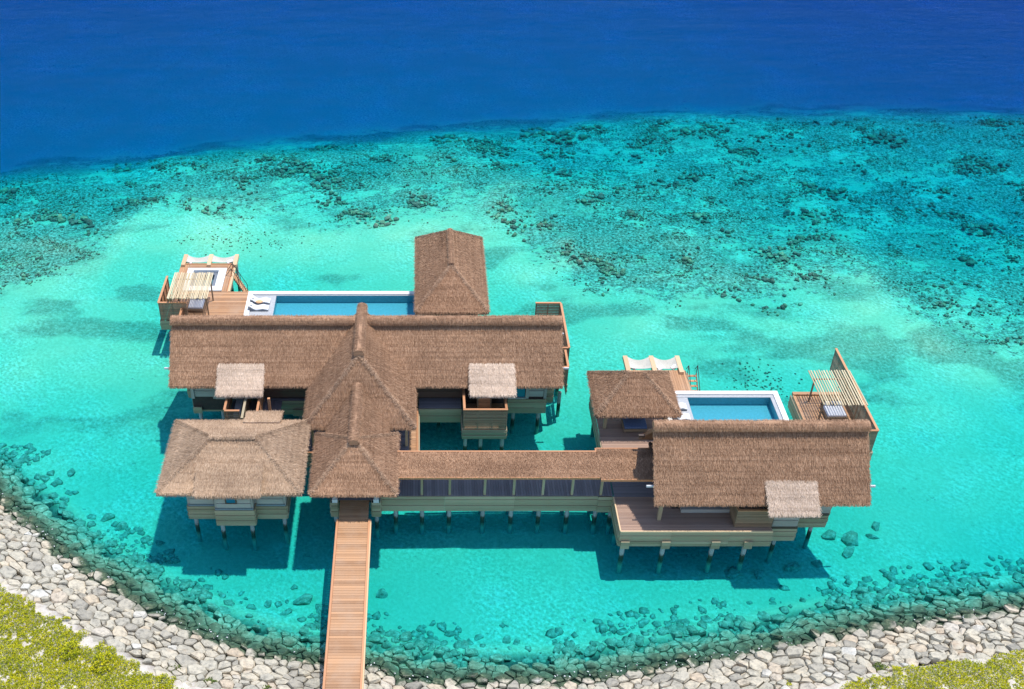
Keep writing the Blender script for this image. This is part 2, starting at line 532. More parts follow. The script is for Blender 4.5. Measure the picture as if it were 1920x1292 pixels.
def terrain(x, y):
    d = poly_dist(x, y, SHORE)
    yr = yline(REEF, x) + (fbm(x / 6, y / 6, 3) - 0.5) * 3
    yf = yline(FRONT, x) + (fbm(x / 5, y / 5, 5) - 0.5) * 7
    base = -1.95 + 0.74 * sstep(55, 82, y) - 0.85 * sstep(2, 34, y - yf)
    base = base + 0.22 * sstep(-12, -2, y - yf) * (1 - sstep(-2, 6, y - yf))
    base = base - 0.35 * sstep(35, 70, x) * sstep(80, 110, y)
    base = base - 4.1 * sstep(-8, 11, y - yr)
    base = base + (fbm(x / 11, y / 8, 8) - 0.5) * 0.75 * (1 - sstep(6, 14, y - yr))
    cor = sstep(-4, 6, y - yf) * (1 - sstep(3, 8, y - yr))
    cor = cor * (0.56 + 0.36 * sstep(0.3, 0.7, fbm(x / 10, y / 10, 21, 3)))
    cor = cor * (1 - 0.42 * sstep(0.52, 0.68, fbm(x / 4 + 40, y / 2.6, 33, 3)))
    pat = 1.1 * sstep(0.46, 0.70, fbm(x / 7 + 9, y / 3.2 + 4, 41, 5)) * sstep(60, 76, y) * (1 - sstep(6, 12, y - yr))
    pat = np.maximum(pat, 0.45 * sstep(-9, -3, y - yf) * sstep(0.4, 0.6, fbm(x / 7, y / 7, 51, 3)) * (1 - sstep(-4, 2, y - yr)))
    for cx, cy, rx, ry, a in ((-20, 99, 14, 4.5, 0.32), (44, 84, 8, 6, 0.38), (3, 101.5, 7, 3, 0.35), (-40, 78, 9, 9, 0.28), (38, 60, 8, 6, 0.22), (14, 86, 8, 5, 0.18)):
        base = base + 0.65 * a * np.exp(-(((x - cx) / rx) ** 2 + ((y - cy) / ry) ** 2)) * (0.6 + 0.8 * fbm(x / 4, y / 3, 87, 3))
    for cx, cy, rx, ry, a in ((-39, 98, 10, 8, 0.9), (13, 106, 11, 8, 0.8), (24, 97, 11, 6, 0.8), (18, 112, 7, 4, 0.7), (46, 93, 9, 5, 0.5)):
        e = a * np.exp(-(((x - cx) / rx) ** 2 + ((y - cy) / ry) ** 2)) * (0.55 + 0.9 * fbm(x / 3, y / 2.4, 77, 3))
        pat = np.maximum(pat, e)
        base = base + 0.30 * e * (d < -8)
    base = base + cor * (fbm(x / 2.2, y / 2.2, 61, 3) - 0.4) * 0.5 * (1 - sstep(-2, 1, y - yr))
    land = np.minimum(0.42 * d, 2.0 + 0.02 * d)
    z = np.where(d > 0, land, np.maximum(base, 0.42 * d))
    z = z - 0.55 * bank_mask(d)
    return z, d, cor, pat

def grid_axis(parts):
    out = []
    for a, b_, st in parts:
        k = max(1, int(round((b_ - a) / st)))
        out += list(np.linspace(a, b_, k, endpoint=False))
    out.append(parts[-1][1])
    return np.array(out)

gx = grid_axis([(-2500, -400, 300), (-400, -100, 20), (-100, -60, 2.0), (-60, 80, 0.6), (80, 120, 2.0), (120, 400, 20), (400, 2500, 300)])
gy = grid_axis([(-300, 20, 16), (20, 38, 1.5), (38, 140, 0.55), (140, 150, 1.0), (150, 200, 6), (200, 500, 40), (500, 3500, 500)])
X, Y = np.meshgrid(gx, gy)
Z, D, CO, PA = terrain(X, Y)
nx, ny = len(gx), len(gy)
idx = np.arange(nx * ny).reshape(ny, nx)
Fq = np.stack([idx[:-1, :-1], idx[:-1, 1:], idx[1:, 1:], idx[1:, :-1]], -1).reshape(-1, 4)
VV = np.stack([X.ravel(), Y.ravel(), Z.ravel()], -1)
land_face = (D.ravel()[Fq].min(1) > 0.9)

def sub_mesh(name, faces, mname):
    u, inv = np.unique(faces, return_inverse=True)
    o = mesh_obj(name, VV[u], inv.reshape(faces.shape), mname, None, 'structure', True)
    for an, arr in (('coral', CO), ('patch', PA), ('bank', bank_mask(D))):
        a = o.data.attributes.new(an, 'FLOAT', 'POINT')
        a.data.foreach_set('value', arr.ravel()[u].astype(np.float32))
    return o

tag(sub_mesh('seabed', Fq[~land_face], 'seabed'), 'pale sand and dark coral bottom of the lagoon, dropping off to deep water')
tag(sub_mesh('beach_ground', Fq[land_face], 'beach_sand'), 'pale dry sand behind the stone bank')

mb = MB()
mb.box((-2400, -290, -40), (2400, 3400, 0))
sea = mb.build('sea_water', 'sea_water', None, 'structure')
tag(sea, 'clear turquoise lagoon water turning deep blue beyond the reef edge')

# ------------------------------------------------------------------ thatch
def poly_range(P, s):
    """x-range of a convex polygon (local coords) at height s"""
    xs = []
    k = len(P)
    for i in range(k):
        (x0, s0), (x1, s1) = P[i], P[(i + 1) % k]
        if (s0 - s) * (s1 - s) <= 0 and abs(s1 - s0) > 1e-9:
            xs.append(x0 + (x1 - x0) * (s - s0) / (s1 - s0))
        elif abs(s0 - s) < 1e-9:
            xs.append(x0)
    if not xs:
        return None
    return min(xs), max(xs)

class Thatch:
    def __init__(s):
        s.base = MB()
        s.bl = []          # blades: 4 points each

    def plane(s, pts, dens=150, fringe=True, course=0.40, thick=0.26, blade=(0.20, 0.42), sides=()):
        """pts: convex polygon, first edge = eave (left to right seen from outside)"""
        P = np.array(pts, float)
        A = P[0]
        e = P[1] - P[0]
        e /= np.linalg.norm(e)
        nn = np.cross(e, P[2] - A)
        nn /= np.linalg.norm(nn)
        if nn[2] < 0:
            nn = -nn
        u = np.cross(nn, e)
        if u[2] < 0:
            u = -u
        L = [(float((p - A) @ e), float((p - A) @ u)) for p in P]
        smax = max(q[1] for q in L)
        k = max(2, int(round(smax / course)))
        b = s.base
        prev = None
        for i in range(k):
            s0, s1 = smax * i / k, smax * (i + 1) / k
            r0, r1 = poly_range(L, s0 + 1e-6), poly_range(L, s1 - 1e-6)
            if r0 is None or r1 is None:
                continue
            q = max(2, int((r0[1] - r0[0]) / 0.6))
            lo, up = [], []
            for j in range(q + 1):
                t = j / q
                jl = random.uniform(-0.02, 0.02) if 0 < j < q else 0
                lo.append(A + e * (r0[0] + (r0[1] - r0[0]) * t) + u * (s0 + jl) + nn * (0.036 + random.uniform(-0.004, 0.004)))
                up.append(A + e * (r1[0] + (r1[1] - r1[0]) * t) + u * s1 + nn * 0.005)
            bi = len(b.v)
            b.v += [tuple(p) for p in lo] + [tuple(p) for p in up] + [tuple(p - nn * 0.046) for p in lo]
            for j in range(q):
                b.f.append((bi + j, bi + j + 1, bi + q + 2 + j, bi + q + 1 + j))
                b.f.append((bi + 2 * q + 2 + j, bi + 2 * q + 3 + j, bi + j + 1, bi + j))
        # underside and edges
        bi = len(b.v)
        m_ = len(P)
        b.v += [tuple(p) for p in P] + [tuple(p - nn * thick) for p in P]
        b.f.append(tuple(bi + m_ + i for i in reversed(range(m_))))
        for i in range(m_):
            j = (i + 1) % m_
            b.f.append((bi + i, bi + m_ + i, bi + m_ + j, bi + j))
        # blades
        tri = [(P[0], P[i], P[i + 1]) for i in range(1, m_ - 1)]
        for a_, b_, c_ in tri:
            ar = np.linalg.norm(np.cross(b_ - a_, c_ - a_)) / 2
            q = int(ar * dens * 1.7)
            r1_, r2_ = np.sqrt(RNG.random(q)), RNG.random(q)
            p = a_ * (1 - r1_)[:, None] + b_ * (r1_ * (1 - r2_))[:, None] + c_ * (r1_ * r2_)[:, None]
            s.blades(p + nn * 0.04, -u, nn, e, blade, (0.05, 0.30), 0.30)
        if fringe:
            s.fringe(P[0], P[1], -u, nn)
        for i in sides:
            a_, b_ = P[i], P[(i + 1) % m_]
            q = int(np.linalg.norm(b_ - a_) * 26)
            p = a_ + (b_ - a_) * RNG.random(q)[:, None] + nn * 0.03
            mid = P.mean(0)
            out = (a_ + b_) / 2 - mid
            out -= (b_ - a_) * (out @ (b_ - a_)) / ((b_ - a_) @ (b_ - a_))
            out /= np.linalg.norm(out)
            s.blades(p, -u * 0.85 + out * 0.5, nn, e, (0.2, 0.42), (-0.3, 0.3), 0.3)

    def blades(s, p, d, nn, e, ln, lift, spread):
        q = len(p)
        lf = RNG.uniform(lift[0], lift[1], q)[:, None]
        dd = d + nn * lf + e * RNG.uniform(-spread, spread, q)[:, None]
        dd /= np.linalg.norm(dd, axis=1)[:, None]
        L = RNG.uniform(ln[0], ln[1], q)[:, None]
        wv = np.cross(dd, nn + 0.4 * e * RNG.uniform(-1, 1, q)[:, None])
        wv /= np.linalg.norm(wv, axis=1)[:, None] + 1e-9
        wv = wv * RNG.uniform(0.007, 0.019, q)[:, None]
        a, b = p - dd * L * 0.35, p + dd * L * 0.65
        s.bl.append(np.stack([a - wv, a + wv, b + wv * 0.5, b - wv * 0.5], 1))

    def fringe(s, A, B, down, nn, per=70, ln=(0.2, 0.42)):
        e = (B - A) / np.linalg.norm(B - A)
        q = int(np.linalg.norm(B - A) * per)
        for off in (0.0, -0.12, -0.22):
            p = A + (B - A) * RNG.random(q)[:, None] + nn * off - down * 0.05
            s.blades(p, down * 0.75 + np.array([0, 0, -0.55]), nn, e, ln, (-0.1, 0.25), 0.28)

    def roll(s, A, B, r=0.28, hgt=0.24, dens=120, left=None, right=None):
        """rolled ridge or hip cap between two points"""
        A, B = np.array(A, float), np.array(B, float)
        t = (B - A) / np.linalg.norm(B - A)
        sd = np.cross(t, [0, 0, 1.0])
        sd /= np.linalg.norm(sd)
        upv = np.cross(sd, t)
        k = max(2, int(np.linalg.norm(B - A) / 0.5))
        pts, prof = [], []
        for i in range(k + 1):
            pts.append(A + (B - A) * i / k)
            rr = r * random.uniform(0.93, 1.07)
            pr = []
            for j in range(8):
                a = math.pi * (j / 7) * 1.25 - 0.39
                pr.append(sd * math.cos(a) * rr + upv * (math.sin(a) * hgt / 0.28 * 0.28 * random.uniform(0.92, 1.08)))
            prof.append(pr)
        s.base.sweep(pts, prof)
        q = int(np.linalg.norm(B - A) * dens)
        for sg in (-1, 1):
            tt = RNG.random(q)[:, None]
            a = RNG.uniform(0.1, 1.5, q)[:, None]
            nrm = sd * sg * np.cos(a) + upv * np.sin(a)
            p = A + (B - A) * tt + sd * sg * np.cos(a) * r + upv * np.sin(a) * hgt
            d = sd * sg * np.sin(a) - upv * np.cos(a) + t * RNG.uniform(-0.5, 0.5, q)[:, None]
            q2 = len(p)
            d += nrm * RNG.uniform(0.0, 0.35, q2)[:, None]
            d /= np.linalg.norm(d, axis=1)[:, None]
            L = RNG.uniform(0.2, 0.42, q2)[:, None]
            wv = np.cross(d, nrm)
            wv = wv / (np.linalg.norm(wv, axis=1)[:, None] + 1e-9) * RNG.uniform(0.008, 0.02, q2)[:, None]
            a0, b0 = p - d * L * 0.35, p + d * L * 0.65
            s.bl.append(np.stack([a0 - wv, a0 + wv, b0 + wv * 0.5, b0 - wv * 0.5], 1))

    def build(s, name, mname, parent):
        o = s.base.build(name, mname, parent)
        if s.bl:
            Bq = np.concatenate(s.bl)
            q = len(Bq)
            st = mesh_obj('straw', Bq.reshape(-1, 3), np.arange(q * 4).reshape(-1, 4), mname, o, 'stuff')
        return o

def ridge_cap(A, B, mname, parent, r=0.34, h=0.40, name='ridge_cap', dens=150):
    t = Thatch()
    t.roll(A, B, r, h, dens)
    return t.build(name, mname, parent)

def gable_roof(parent, x0, x1, ye, yr, yb, ze, zr, mname, axis='x', dens=150, back_dens=40):
    t = Thatch()
    t.plane([(x0, ye, ze), (x1, ye, ze), (x1, yr, zr), (x0, yr, zr)], dens, sides=(1, 3))
    t.plane([(x1, yb, ze), (x0, yb, ze), (x0, yr, zr), (x1, yr, zr)], back_dens)
    return t.build('thatch_roof', mname, parent)

def hip_roof(parent, x0, x1, y0, y1, ze, R0, R1, mname, dens=150, hips=True, hip_r=0.06, along='x', front_dens=None, back_dens=None):
    """R0,R1 ridge ends. along x: R0 left, R1 right; along y: R0 front, R1 back"""
    t = Thatch()
    fl, fr, bl_, br = (x0, y0, ze), (x1, y0, ze), (x0, y1, ze), (x1, y1, ze)
    bd = dens if back_dens is None else back_dens
    if along == 'x':
        t.plane([fl, fr, R1, R0] if R0 != R1 else [fl, fr, R0], dens)
        t.plane([br, bl_, R0, R1] if R0 != R1 else [br, bl_, R0], bd)
        t.plane([bl_, fl, R0], dens)
        t.plane([fr, br, R1], dens)
        hp = [(fl, R0), (bl_, R0), (fr, R1), (br, R1)]
    else:
        t.plane([fl, fr, R0], dens)
        t.plane([br, bl_, R1], bd)
        t.plane([bl_, fl, R0, R1], dens)
        t.plane([fr, br, R1, R0], dens)
        hp = [(fl, R0), (fr, R0), (bl_, R1), (br, R1)]
    o = t.build('thatch_roof', mname, parent)
    if hips:
        for a, b_ in hp:
            c = Thatch()
            c.roll(Vector(a) + Vector((0, 0, 0.03)), Vector(b_) + Vector((0, 0, 0.03)), hip_r, 0.08, 70)
            c.build('hip_cap', 'thatch_hip' if mname == 'thatch_brown' else mname, o)
    return o

# ------------------------------------------------------------------ timber helpers
def deck(parent, x0, x1, y0, y1, z, along='x', wdt=0.2, mname='deck_wood', frame=True, name='plank'):
    g_ = 0.014
    if along == 'x':
        k = max(1, int(round((y1 - y0) / wdt)))
        st = (y1 - y0) / k
        for i in range(k):
            board(name, (x0, y0 + i * st + g_ / 2, z - 0.05), (x1, y0 + (i + 1) * st - g_ / 2, z + random.uniform(-0.006, 0.0)), mname, parent)
    else:
        k = max(1, int(round((x1 - x0) / wdt)))
        st = (x1 - x0) / k
        for i in range(k):
            board(name, (x0 + i * st + g_ / 2, y0, z - 0.05), (x0 + (i + 1) * st - g_ / 2, y1, z + random.uniform(-0.006, 0.0)), mname, parent)
    if frame:
        f = MB()
        f.box((x0 + 0.06, y0 + 0.06, z - 0.30), (x1 - 0.06, y1 - 0.06, z - 0.06))
        f.build('light_block_frame', 'dark_wood', parent)  # solid slab for the joists, shaped to stop light between planks

def fascia(parent, face, a, b_, pos, z0, z1, k, mname='fascia_wood', t=0.06, name='fascia_board'):
    """horizontal boards on a vertical face. face: 'f' (towards -y), 'b' (+y), 'l' (-x), 'r' (+x)"""
    st = (z1 - z0) / k
    for i in range(k):
        lo, hi = z0 + i * st + 0.012, z0 + (i + 1) * st - 0.012
        d = t + (0.035 if i % 2 else 0.0) + random.uniform(0, 0.008)
        if face == 'f':
            board(name, (a, pos - d, lo), (b_, pos, hi), mname, parent)
        elif face == 'b':
            board(name, (a, pos, lo), (b_, pos + d, hi), mname, parent)
        elif face == 'l':
            board(name, (pos - d, a, lo), (pos, b_, hi), mname, parent)
        else:
            board(name, (pos, a, lo), (pos + d, b_, hi), mname, parent)

def pile(parent, x, y, ztop=1.2, d=0.31):
    zb = float(terrain(np.array([x], float), np.array([y], float))[0][0]) - 0.4
    board('pile', (x - d / 2, y - d / 2, min(zb, ztop - 0.5)), (x + d / 2, y + d / 2, ztop), 'pile_concrete', parent, 'cyl')

def beam_end(parent, x, y, z0=1.1, z1=1.75, wx=0.72):
    for i in range(2):
        h = (z1 - z0) / 2
        board('beam_end', (x - wx / 2, y - 0.17 - 0.02 * i, z0 + i * h + 0.006), (x + wx / 2, y - 0.095, z0 + (i + 1) * h - 0.006), 'fascia_wood', parent)

def screen_run(parent, p, q, z0, z1, k, slat='slat_wood', post=1.1, rail='rail_wood', gap=0.03, thick=0.035):
    """slatted privacy screen along x or y between plan points p and q"""
    (x0, y0), (x1, y1) = p, q
    alx = abs(x1 - x0) > abs(y1 - y0)
    a, b_ = (min(x0, x1), max(x0, x1)) if alx else (min(y0, y1), max(y0, y1))
    c = y0 if alx else x0

    def bb(name, u0, u1, v0, v1, w0, w1, mn):
        if alx:
            board(name, (u0, c + v0, w0), (u1, c + v1, w1), mn, parent)
        else:
            board(name, (c + v0, u0, w0), (c + v1, u1, w1), mn, parent)
    np_ = max(1, int(round((b_ - a) / post)))
    for i in range(np_ + 1):
        u = a + 0.05 + (b_ - a - 0.10) * i / np_
        bb('post', u - 0.045, u + 0.045, 0.02, 0.10, z0 - 0.15, z1 - 0.04, 'slat_wood')
    st = (z1 - z0 - 0.05) / k
    for i in range(k):
        bb('slat', a + 0.002, b_ - 0.002, -thick + 0.018, 0.018, z0 + i * st + gap / 2, z0 + (i + 1) * st - gap / 2, slat)
    bb('top_rail', a - 0.03, b_ + 0.03, -0.06, 0.13, z1 - 0.045, z1 + 0.02, rail)

# ------------------------------------------------------------------ jetty
JX0, JX1 = -5.93, -3.45
t = thing('boardwalk', 'long straight timber boardwalk leading from the stone bank to the entrance hut', 'boardwalk', (-4.7, 48, 2.5))
k = 86
for i in range(k):
    y0 = 38.3 + i * 0.22
    board('plank', (JX0 + 0.16, y0 + 0.008, 2.54), (JX1 - 0.17, y0 + 0.212, 2.60 + random.uniform(-0.012, 0)), 'deck_wood', t)
board('kerb', (JX0, 36, 2.30), (JX0 + 0.15, 55.2, 2.68), 'rail_wood', t)
board('kerb', (JX1 - 0.16, 36, 2.44), (JX1 - 0.02, 55.2, 2.69), 'rail_wood', t)
board('side_beam', (JX1 - 0.02, 36, 2.20), (JX1 + 0.06, 55.2, 2.62), 'beam_wood', t)
for x in (-5.4, -4.0):
    board('stringer', (x - 0.1, 38.3, 2.22), (x + 0.1, 57.2, 2.535), 'dark_wood', t)
for y in (46.8, 51.2, 55.6):
    board('cross_beam', (-5.6, y - 0.12, 1.98), (-3.8, y + 0.12, 2.215), 'dark_wood', t)
    for x in (-5.25, -4.1):
        pile(t, x, y, 1.98, 0.3)

# ------------------------------------------------------------------ entrance hut
t = thing('entrance_hut', 'small square thatched hut standing where the long boardwalk meets the villa', 'hut', (-4.6, 58.6, 2.6))
AP = (-4.65, 58.55, 7.5)
hip_roof(t, -7.76, -1.5, 55.35, 61.9, 5.0, AP, AP, 'thatch_brown', 170)
lt = Thatch()
lt.plane([(-2.28, 58.6, 5.0), (-2.28, 64.9, 5.0), (-4.62, 64.9, 7.5), (-4.62, 58.6, 7.5)], 160)
lt.plane([(-6.96, 64.9, 5.0), (-6.96, 58.6, 5.0), (-4.62, 58.6, 7.5), (-4.62, 64.9, 7.5)], 160)
lr = lt.build('link_roof', 'thatch_brown', t)
ridge_cap((-4.65, 58.05, 7.46), (-4.62, 64.6, 7.46), 'thatch_brown', lr, 0.36, 0.36)
for x in (-6.15, -3.1):
    for y in (57.1, 61.3):
        board('post', (x - 0.13, y - 0.13, 2.62), (x + 0.13, y + 0.13, 5.2), 'pile_concrete', t)
        board('plinth', (x - 0.2, y - 0.2, 2.62), (x + 0.2, y + 0.2, 2.95), 'pale_metal', t)
for x0, x1 in ((-6.45, -5.95), (-3.42, -2.82)):
    fascia(t, 'f', x0, x1, 57.0, 1.1, 2.58, 5)
    fascia(t, 'l', 57.0, 62, x0, 1.1, 2.58, 5)
    fascia(t, 'r', 57.0, 62, x1, 1.1, 2.58, 5)
    pile(t, (x0 + x1) / 2, 57.6)
    pile(t, (x0 + x1) / 2, 61)
deck(t, -6.43, -2.84, 57.23, 62.0, 2.6, 'x', 0.22, 'shade_toned_walk')
t2 = MB()
for x in (-6.15, -3.1):
    t2.box((x - 0.1, 56.6, 5.0), (x + 0.1, 61.8, 5.2))
t2.build('eave_beam', 'dark_wood', t)

# ------------------------------------------------------------------ entrance hall
t = thing('entrance_hall', 'tall steep thatched hall whose ridge crosses the middle of the large villa', 'hall', (-4.5, 67, 2.6))
HX0, HX1, HY0, HRF, HRB, HZ, HR = -8.85, -0.2, 62.75, 66.3, 72.4, 4.8, 9.2
RF, RB = (-4.55, HRF, HR), (-4.55, HRB, HR)
ht = Thatch()
ht.plane([(HX0, HY0, HZ), (HX1, HY0, HZ), RF], 170)
ht.plane([(HX1, HY0, HZ), (HX1, 68.2, HZ), (-4.55, HRB, HR), RF], 160)
ht.plane([(HX1, 68.2, HZ), (HX1, 73, HZ), (-4.55, HRB, HR)], 60, fringe=False)
ht.plane([(HX0, 68.2, HZ), (HX0, HY0, HZ), RF, (-4.55, HRB, HR)], 160)
ht.plane([(HX0, 73, HZ), (HX0, 68.2, HZ), (-4.55, HRB, HR)], 60, fringe=False)
hr = ht.build('thatch_roof', 'thatch_brown', t)
ridge_cap((-4.55, HRF - 0.15, HR + 0.12), (-4.55, HRB + 0.2, HR + 0.12), 'thatch_brown', hr, 0.40, 0.42)
for x in (HX0, HX1):
    c = Thatch()
    c.roll((x, HY0, HZ + 0.03), (-4.55, HRF, HR + 0.03), 0.07, 0.08, 70)
    c.build('hip_cap', 'thatch_hip', hr)
deck(t, -8.7, -0.73, 62.45, 67.6, 2.6, 'x', 0.24, 'shade_toned_walk')
k = 24
for i in range(k):
    y0 = 61.0 + i * 0.275
    board('plank', (-0.72, y0 + 0.008, 2.55), (-0.14, y0 + 0.267, 2.60), 'deck_wood', t)
board('kerb', (-0.13, 61.0, 2.40), (0.02, 67.6, 2.70), 'rail_wood', t)
fascia(t, 'r', 61.0, 67.6, 0.025, 1.1, 2.38, 5)
fascia(t, 'f', -8.7, -6.6, 62.44, 1.1, 2.45, 5)
board('edge_board', (-8.7, 62.35, 2.46), (-6.6, 62.445, 2.64), 'rail_wood', t)
for x in (-8.2, -0.9):
    for y in (63.2, 65.4, 67.3):
        board('post', (x - 0.1, y - 0.1, 2.6), (x + 0.1, y + 0.1, 4.85), 'fascia_wood', t)
for x in (-8.2, -6.2, -3, -0.5):
    for y in (63.0, 66.6):
        pile(t, x, y)
board('wall', (-7.2, 67.7, 2.6), (-1.6, 67.85, 5.2), 'dark_wood', t)

# ------------------------------------------------------------------ main villa
t = thing('main_villa', 'largest villa on stilts, long brown thatched roof with two pale dormers', 'villa', (-4, 71.4, 1.1))
MX0, MX1, ME, MR, MB_, MZ, MZR = -20.0, 11.65, 67.62, 71.4, 75.2, 5.0, 8.62
mr = gable_roof(t, MX0, MX1, ME, MR, MB_, MZ, MZR, 'thatch_brown', dens=165)
ridge_cap((MX0 - 0.05, MR, MZR + 0.12), (MX1 + 0.05, MR, MZR + 0.12), 'thatch_brown', mr, 0.42, 0.42)

def dormer(parent, x0, x1, yf, zf, yb, zb, mname):
    d = Thatch()
    d.plane([(x0, yf, zf), (x1, yf, zf), (x1, yb, zb), (x0, yb, zb)], 260, sides=(1, 3), thick=0.22)
    o = d.build('dormer_roof', mname, parent)
    return o

def cheek(parent, x, pts):
    c = MB()
    for s_ in (0,):
        a = [(x - 0.04, y, z) for y, z in pts]
        b_ = [(x + 0.04, y, z) for y, z in pts]
        c.poly(a)
        c.poly(list(reversed(b_)))
        for i in range(len(pts)):
            j = (i + 1) % len(pts)
            c.poly([a[i], a[j], b_[j], b_[i]])
    return c.build('dormer_cheek', 'dark_wood', parent)

for x0, x1 in ((-16.08, -12.42), (4.15, 7.75)):
    dr = dormer(t, x0, x1, 66.55, 4.95, 68.85, 6.28, 'thatch_pale')
    for x in (x0 + 0.15, x1 - 0.15):
        cheek(dr, x, [(67.0, 4.95), (67.5, 4.75), (68.8, 6.0), (68.7, 6.0)])

def wall_panel(parent, x0, x1, y, z0, z1, mname='siding_wood', k=8, name='siding_board'):
    fascia(parent, 'f', x0, x1, y, z0, z1, k, mname, 0.04, name)

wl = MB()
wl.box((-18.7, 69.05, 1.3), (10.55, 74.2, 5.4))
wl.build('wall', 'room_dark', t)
# gable ends
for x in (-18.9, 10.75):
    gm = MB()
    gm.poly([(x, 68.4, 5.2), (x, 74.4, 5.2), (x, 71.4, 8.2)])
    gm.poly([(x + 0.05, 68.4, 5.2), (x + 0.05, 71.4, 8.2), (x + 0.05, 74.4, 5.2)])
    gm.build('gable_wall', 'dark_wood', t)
# left end: siding, window, fascia boxes
wall_panel(t, -18.45, -16.95, 69.05, 2.75, 5.3)
board('corner_post', (-18.72, 68.9, 2.62), (-18.46, 69.06, 5.4), 'siding_wood', t)
board('corner_post', (-16.93, 68.9, 2.62), (-16.68, 69.06, 5.4), 'siding_wood', t)
wf = board('window', (-16.66, 68.96, 2.75), (-14.9, 69.04, 5.0), 'window_glass', t)
board('window_sill', (-16.7, 68.85, 2.62), (-14.9, 69.06, 2.74), 'siding_wood', t)
fascia(t, 'f', -18.75, -15.5, 69.2, 1.05, 2.3, 5)
beam_end(t, -18.35, 69.0)
fascia(t, 'f', -19.45, -18.78, 70.9, 1.1, 4.6, 9)
fascia(t, 'l', 70.9, 74.2, -19.45, 1.1, 4.6, 9)
# right end
wf = board('window', (7.5, 68.96, 2.75), (8.8, 69.04, 5.0), 'window_glass', t)
board('window_sill', (7.45, 68.85, 2.62), (8.85, 69.06, 2.74), 'siding_wood', t)
wall_panel(t, 9.15, 10.35, 69.05, 2.75, 5.3)
board('corner_post', (8.86, 68.9, 2.62), (9.13, 69.06, 5.4), 'siding_wood', t)
board('corner_post', (10.37, 68.9, 2.62), (10.6, 69.06, 5.4), 'siding_wood', t)
fascia(t, 'f', 7.4, 10.62, 68.9, 1.1, 2.6, 5)
beam_end(t, 10.12, 69.0, 1.1, 2.3, 0.95)
fascia(t, 'f', 10.62, 11.25, 69.9, 1.4, 4.6, 9)
fascia(t, 'r', 69.9, 74.2, 11.25, 1.4, 4.6, 9)
# middle: dark verandas either side of the hall
deck(t, 0.06, 3.55, 67.75, 69.03, 2.6, 'x', 0.21, 'shade_toned_walk')
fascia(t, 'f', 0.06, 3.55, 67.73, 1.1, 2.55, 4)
deck(t, -12.9, -8.9, 68.75, 69.03, 2.6, 'x', 0.14, 'shade_toned_walk', False)
fascia(t, 'f', -12.9, -8.9, 68.74, 1.1, 2.55, 5)
beam_end(t, -9.9, 68.65, 1.1, 1.75, 0.95)
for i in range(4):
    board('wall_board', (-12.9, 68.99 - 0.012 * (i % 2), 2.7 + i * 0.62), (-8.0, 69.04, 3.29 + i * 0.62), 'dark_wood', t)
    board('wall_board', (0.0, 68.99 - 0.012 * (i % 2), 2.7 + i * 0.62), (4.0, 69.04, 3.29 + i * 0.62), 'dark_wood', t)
for x in (-18.3, -16.4, -13.4, -9.9, -6, -2.5, 1.75, 5, 8, 10.1):
    for y in (69.4, 73.6):
        pile(t, x, y)
for x, s_ in ((MX0 - 0.28, 1), (MX1 + 0.28, -1)):
    board('rafter_end', (x - 0.3, 69.0, 5.62), (x + 0.3, 69.12, 5.76), 'pale_metal', t)
    board('rafter_end', (x - 0.3, 73.2, 6.0), (x + 0.3, 73.32, 6.14), 'pale_metal', t)

# ------------------------------------------------------------------ shower courts in front of the main villa
t = thing('shower_court', 'slatted open-air court with orange handrails below the dormer nearer the covered walkway', 'courtyard', (5.4, 66.8, 2.6))
deck(t, 3.72, 7.05, 65.72, 68.95, 2.1, 'x', 0.2, 'deck_wood')
screen_run(t, (3.62, 65.7), (7.12, 65.7), 2.12, 4.16, 13, gap=0.05)
screen_run(t, (3.66, 65.88), (3.66, 68.9), 2.12, 4.16, 13)
screen_run(t, (7.0, 65.88), (7.0, 68.4), 2.12, 4.16, 13)
fascia(t, 'f', 3.55, 7.15, 65.69, 1.1, 2.06, 5)
fascia(t, 'l', 65.7, 68.0, 3.6, 1.1, 2.06, 5)
fascia(t, 'r', 65.7, 68.9, 7.1, 1.1, 2.06, 5)
fascia(t, 'f', 4.9, 5.85, 67.6, 2.12, 4.6, 8, 'rail_wood', 0.05, 'partition_board')
board('partition_side', (5.86, 67.5, 2.12), (5.95, 68.9, 4.6), 'slat_wood', t)
board('partition_side', (4.80, 67.5, 2.12), (4.89, 68.9, 4.6), 'slat_wood', t)
for x in (3.85, 5.1, 6.85):
    pile(t, x, 66.0)
t = thing('shower_court', 'narrow slatted open-air court with orange screens between large villa and bath house', 'courtyard', (-14, 66.5, 2.6))
deck(t, -15.3, -11.2, 64.3, 68.7, 2.6, 'y', 0.2, 'shade_toned_walk')
screen_run(t, (-15.3, 65.25), (-14.15, 65.25), 2.62, 4.42, 10, gap=0.07)
screen_run(t, (-15.36, 65.4), (-15.36, 68.6), 2.62, 4.42, 13, 'rail_wood', gap=0.015)
screen_run(t, (-13.85, 64.4), (-13.85, 68.6), 2.62, 4.42, 11, 'fascia_wood', rail='fascia_wood', gap=0.015)
screen_run(t, (-12.75, 64.8), (-12.75, 68.6), 2.62, 4.42, 13, 'rail_wood', gap=0.015)
board('post', (-11.95, 66.0, 2.6), (-11.75, 66.2, 5.0), 'rail_wood', t)
board('bench', (-14.9, 66.4, 2.6), (-14.35, 68.4, 3.05), 'mattress_grey', t)
fascia(t, 'f', -15.4, -12.6, 64.28, 1.1, 2.55, 5)
fascia(t, 'l', 64.3, 68.7, -15.4, 1.1, 2.55, 5)
for x in (-15, -12.8):
    pile(t, x, 64.8)

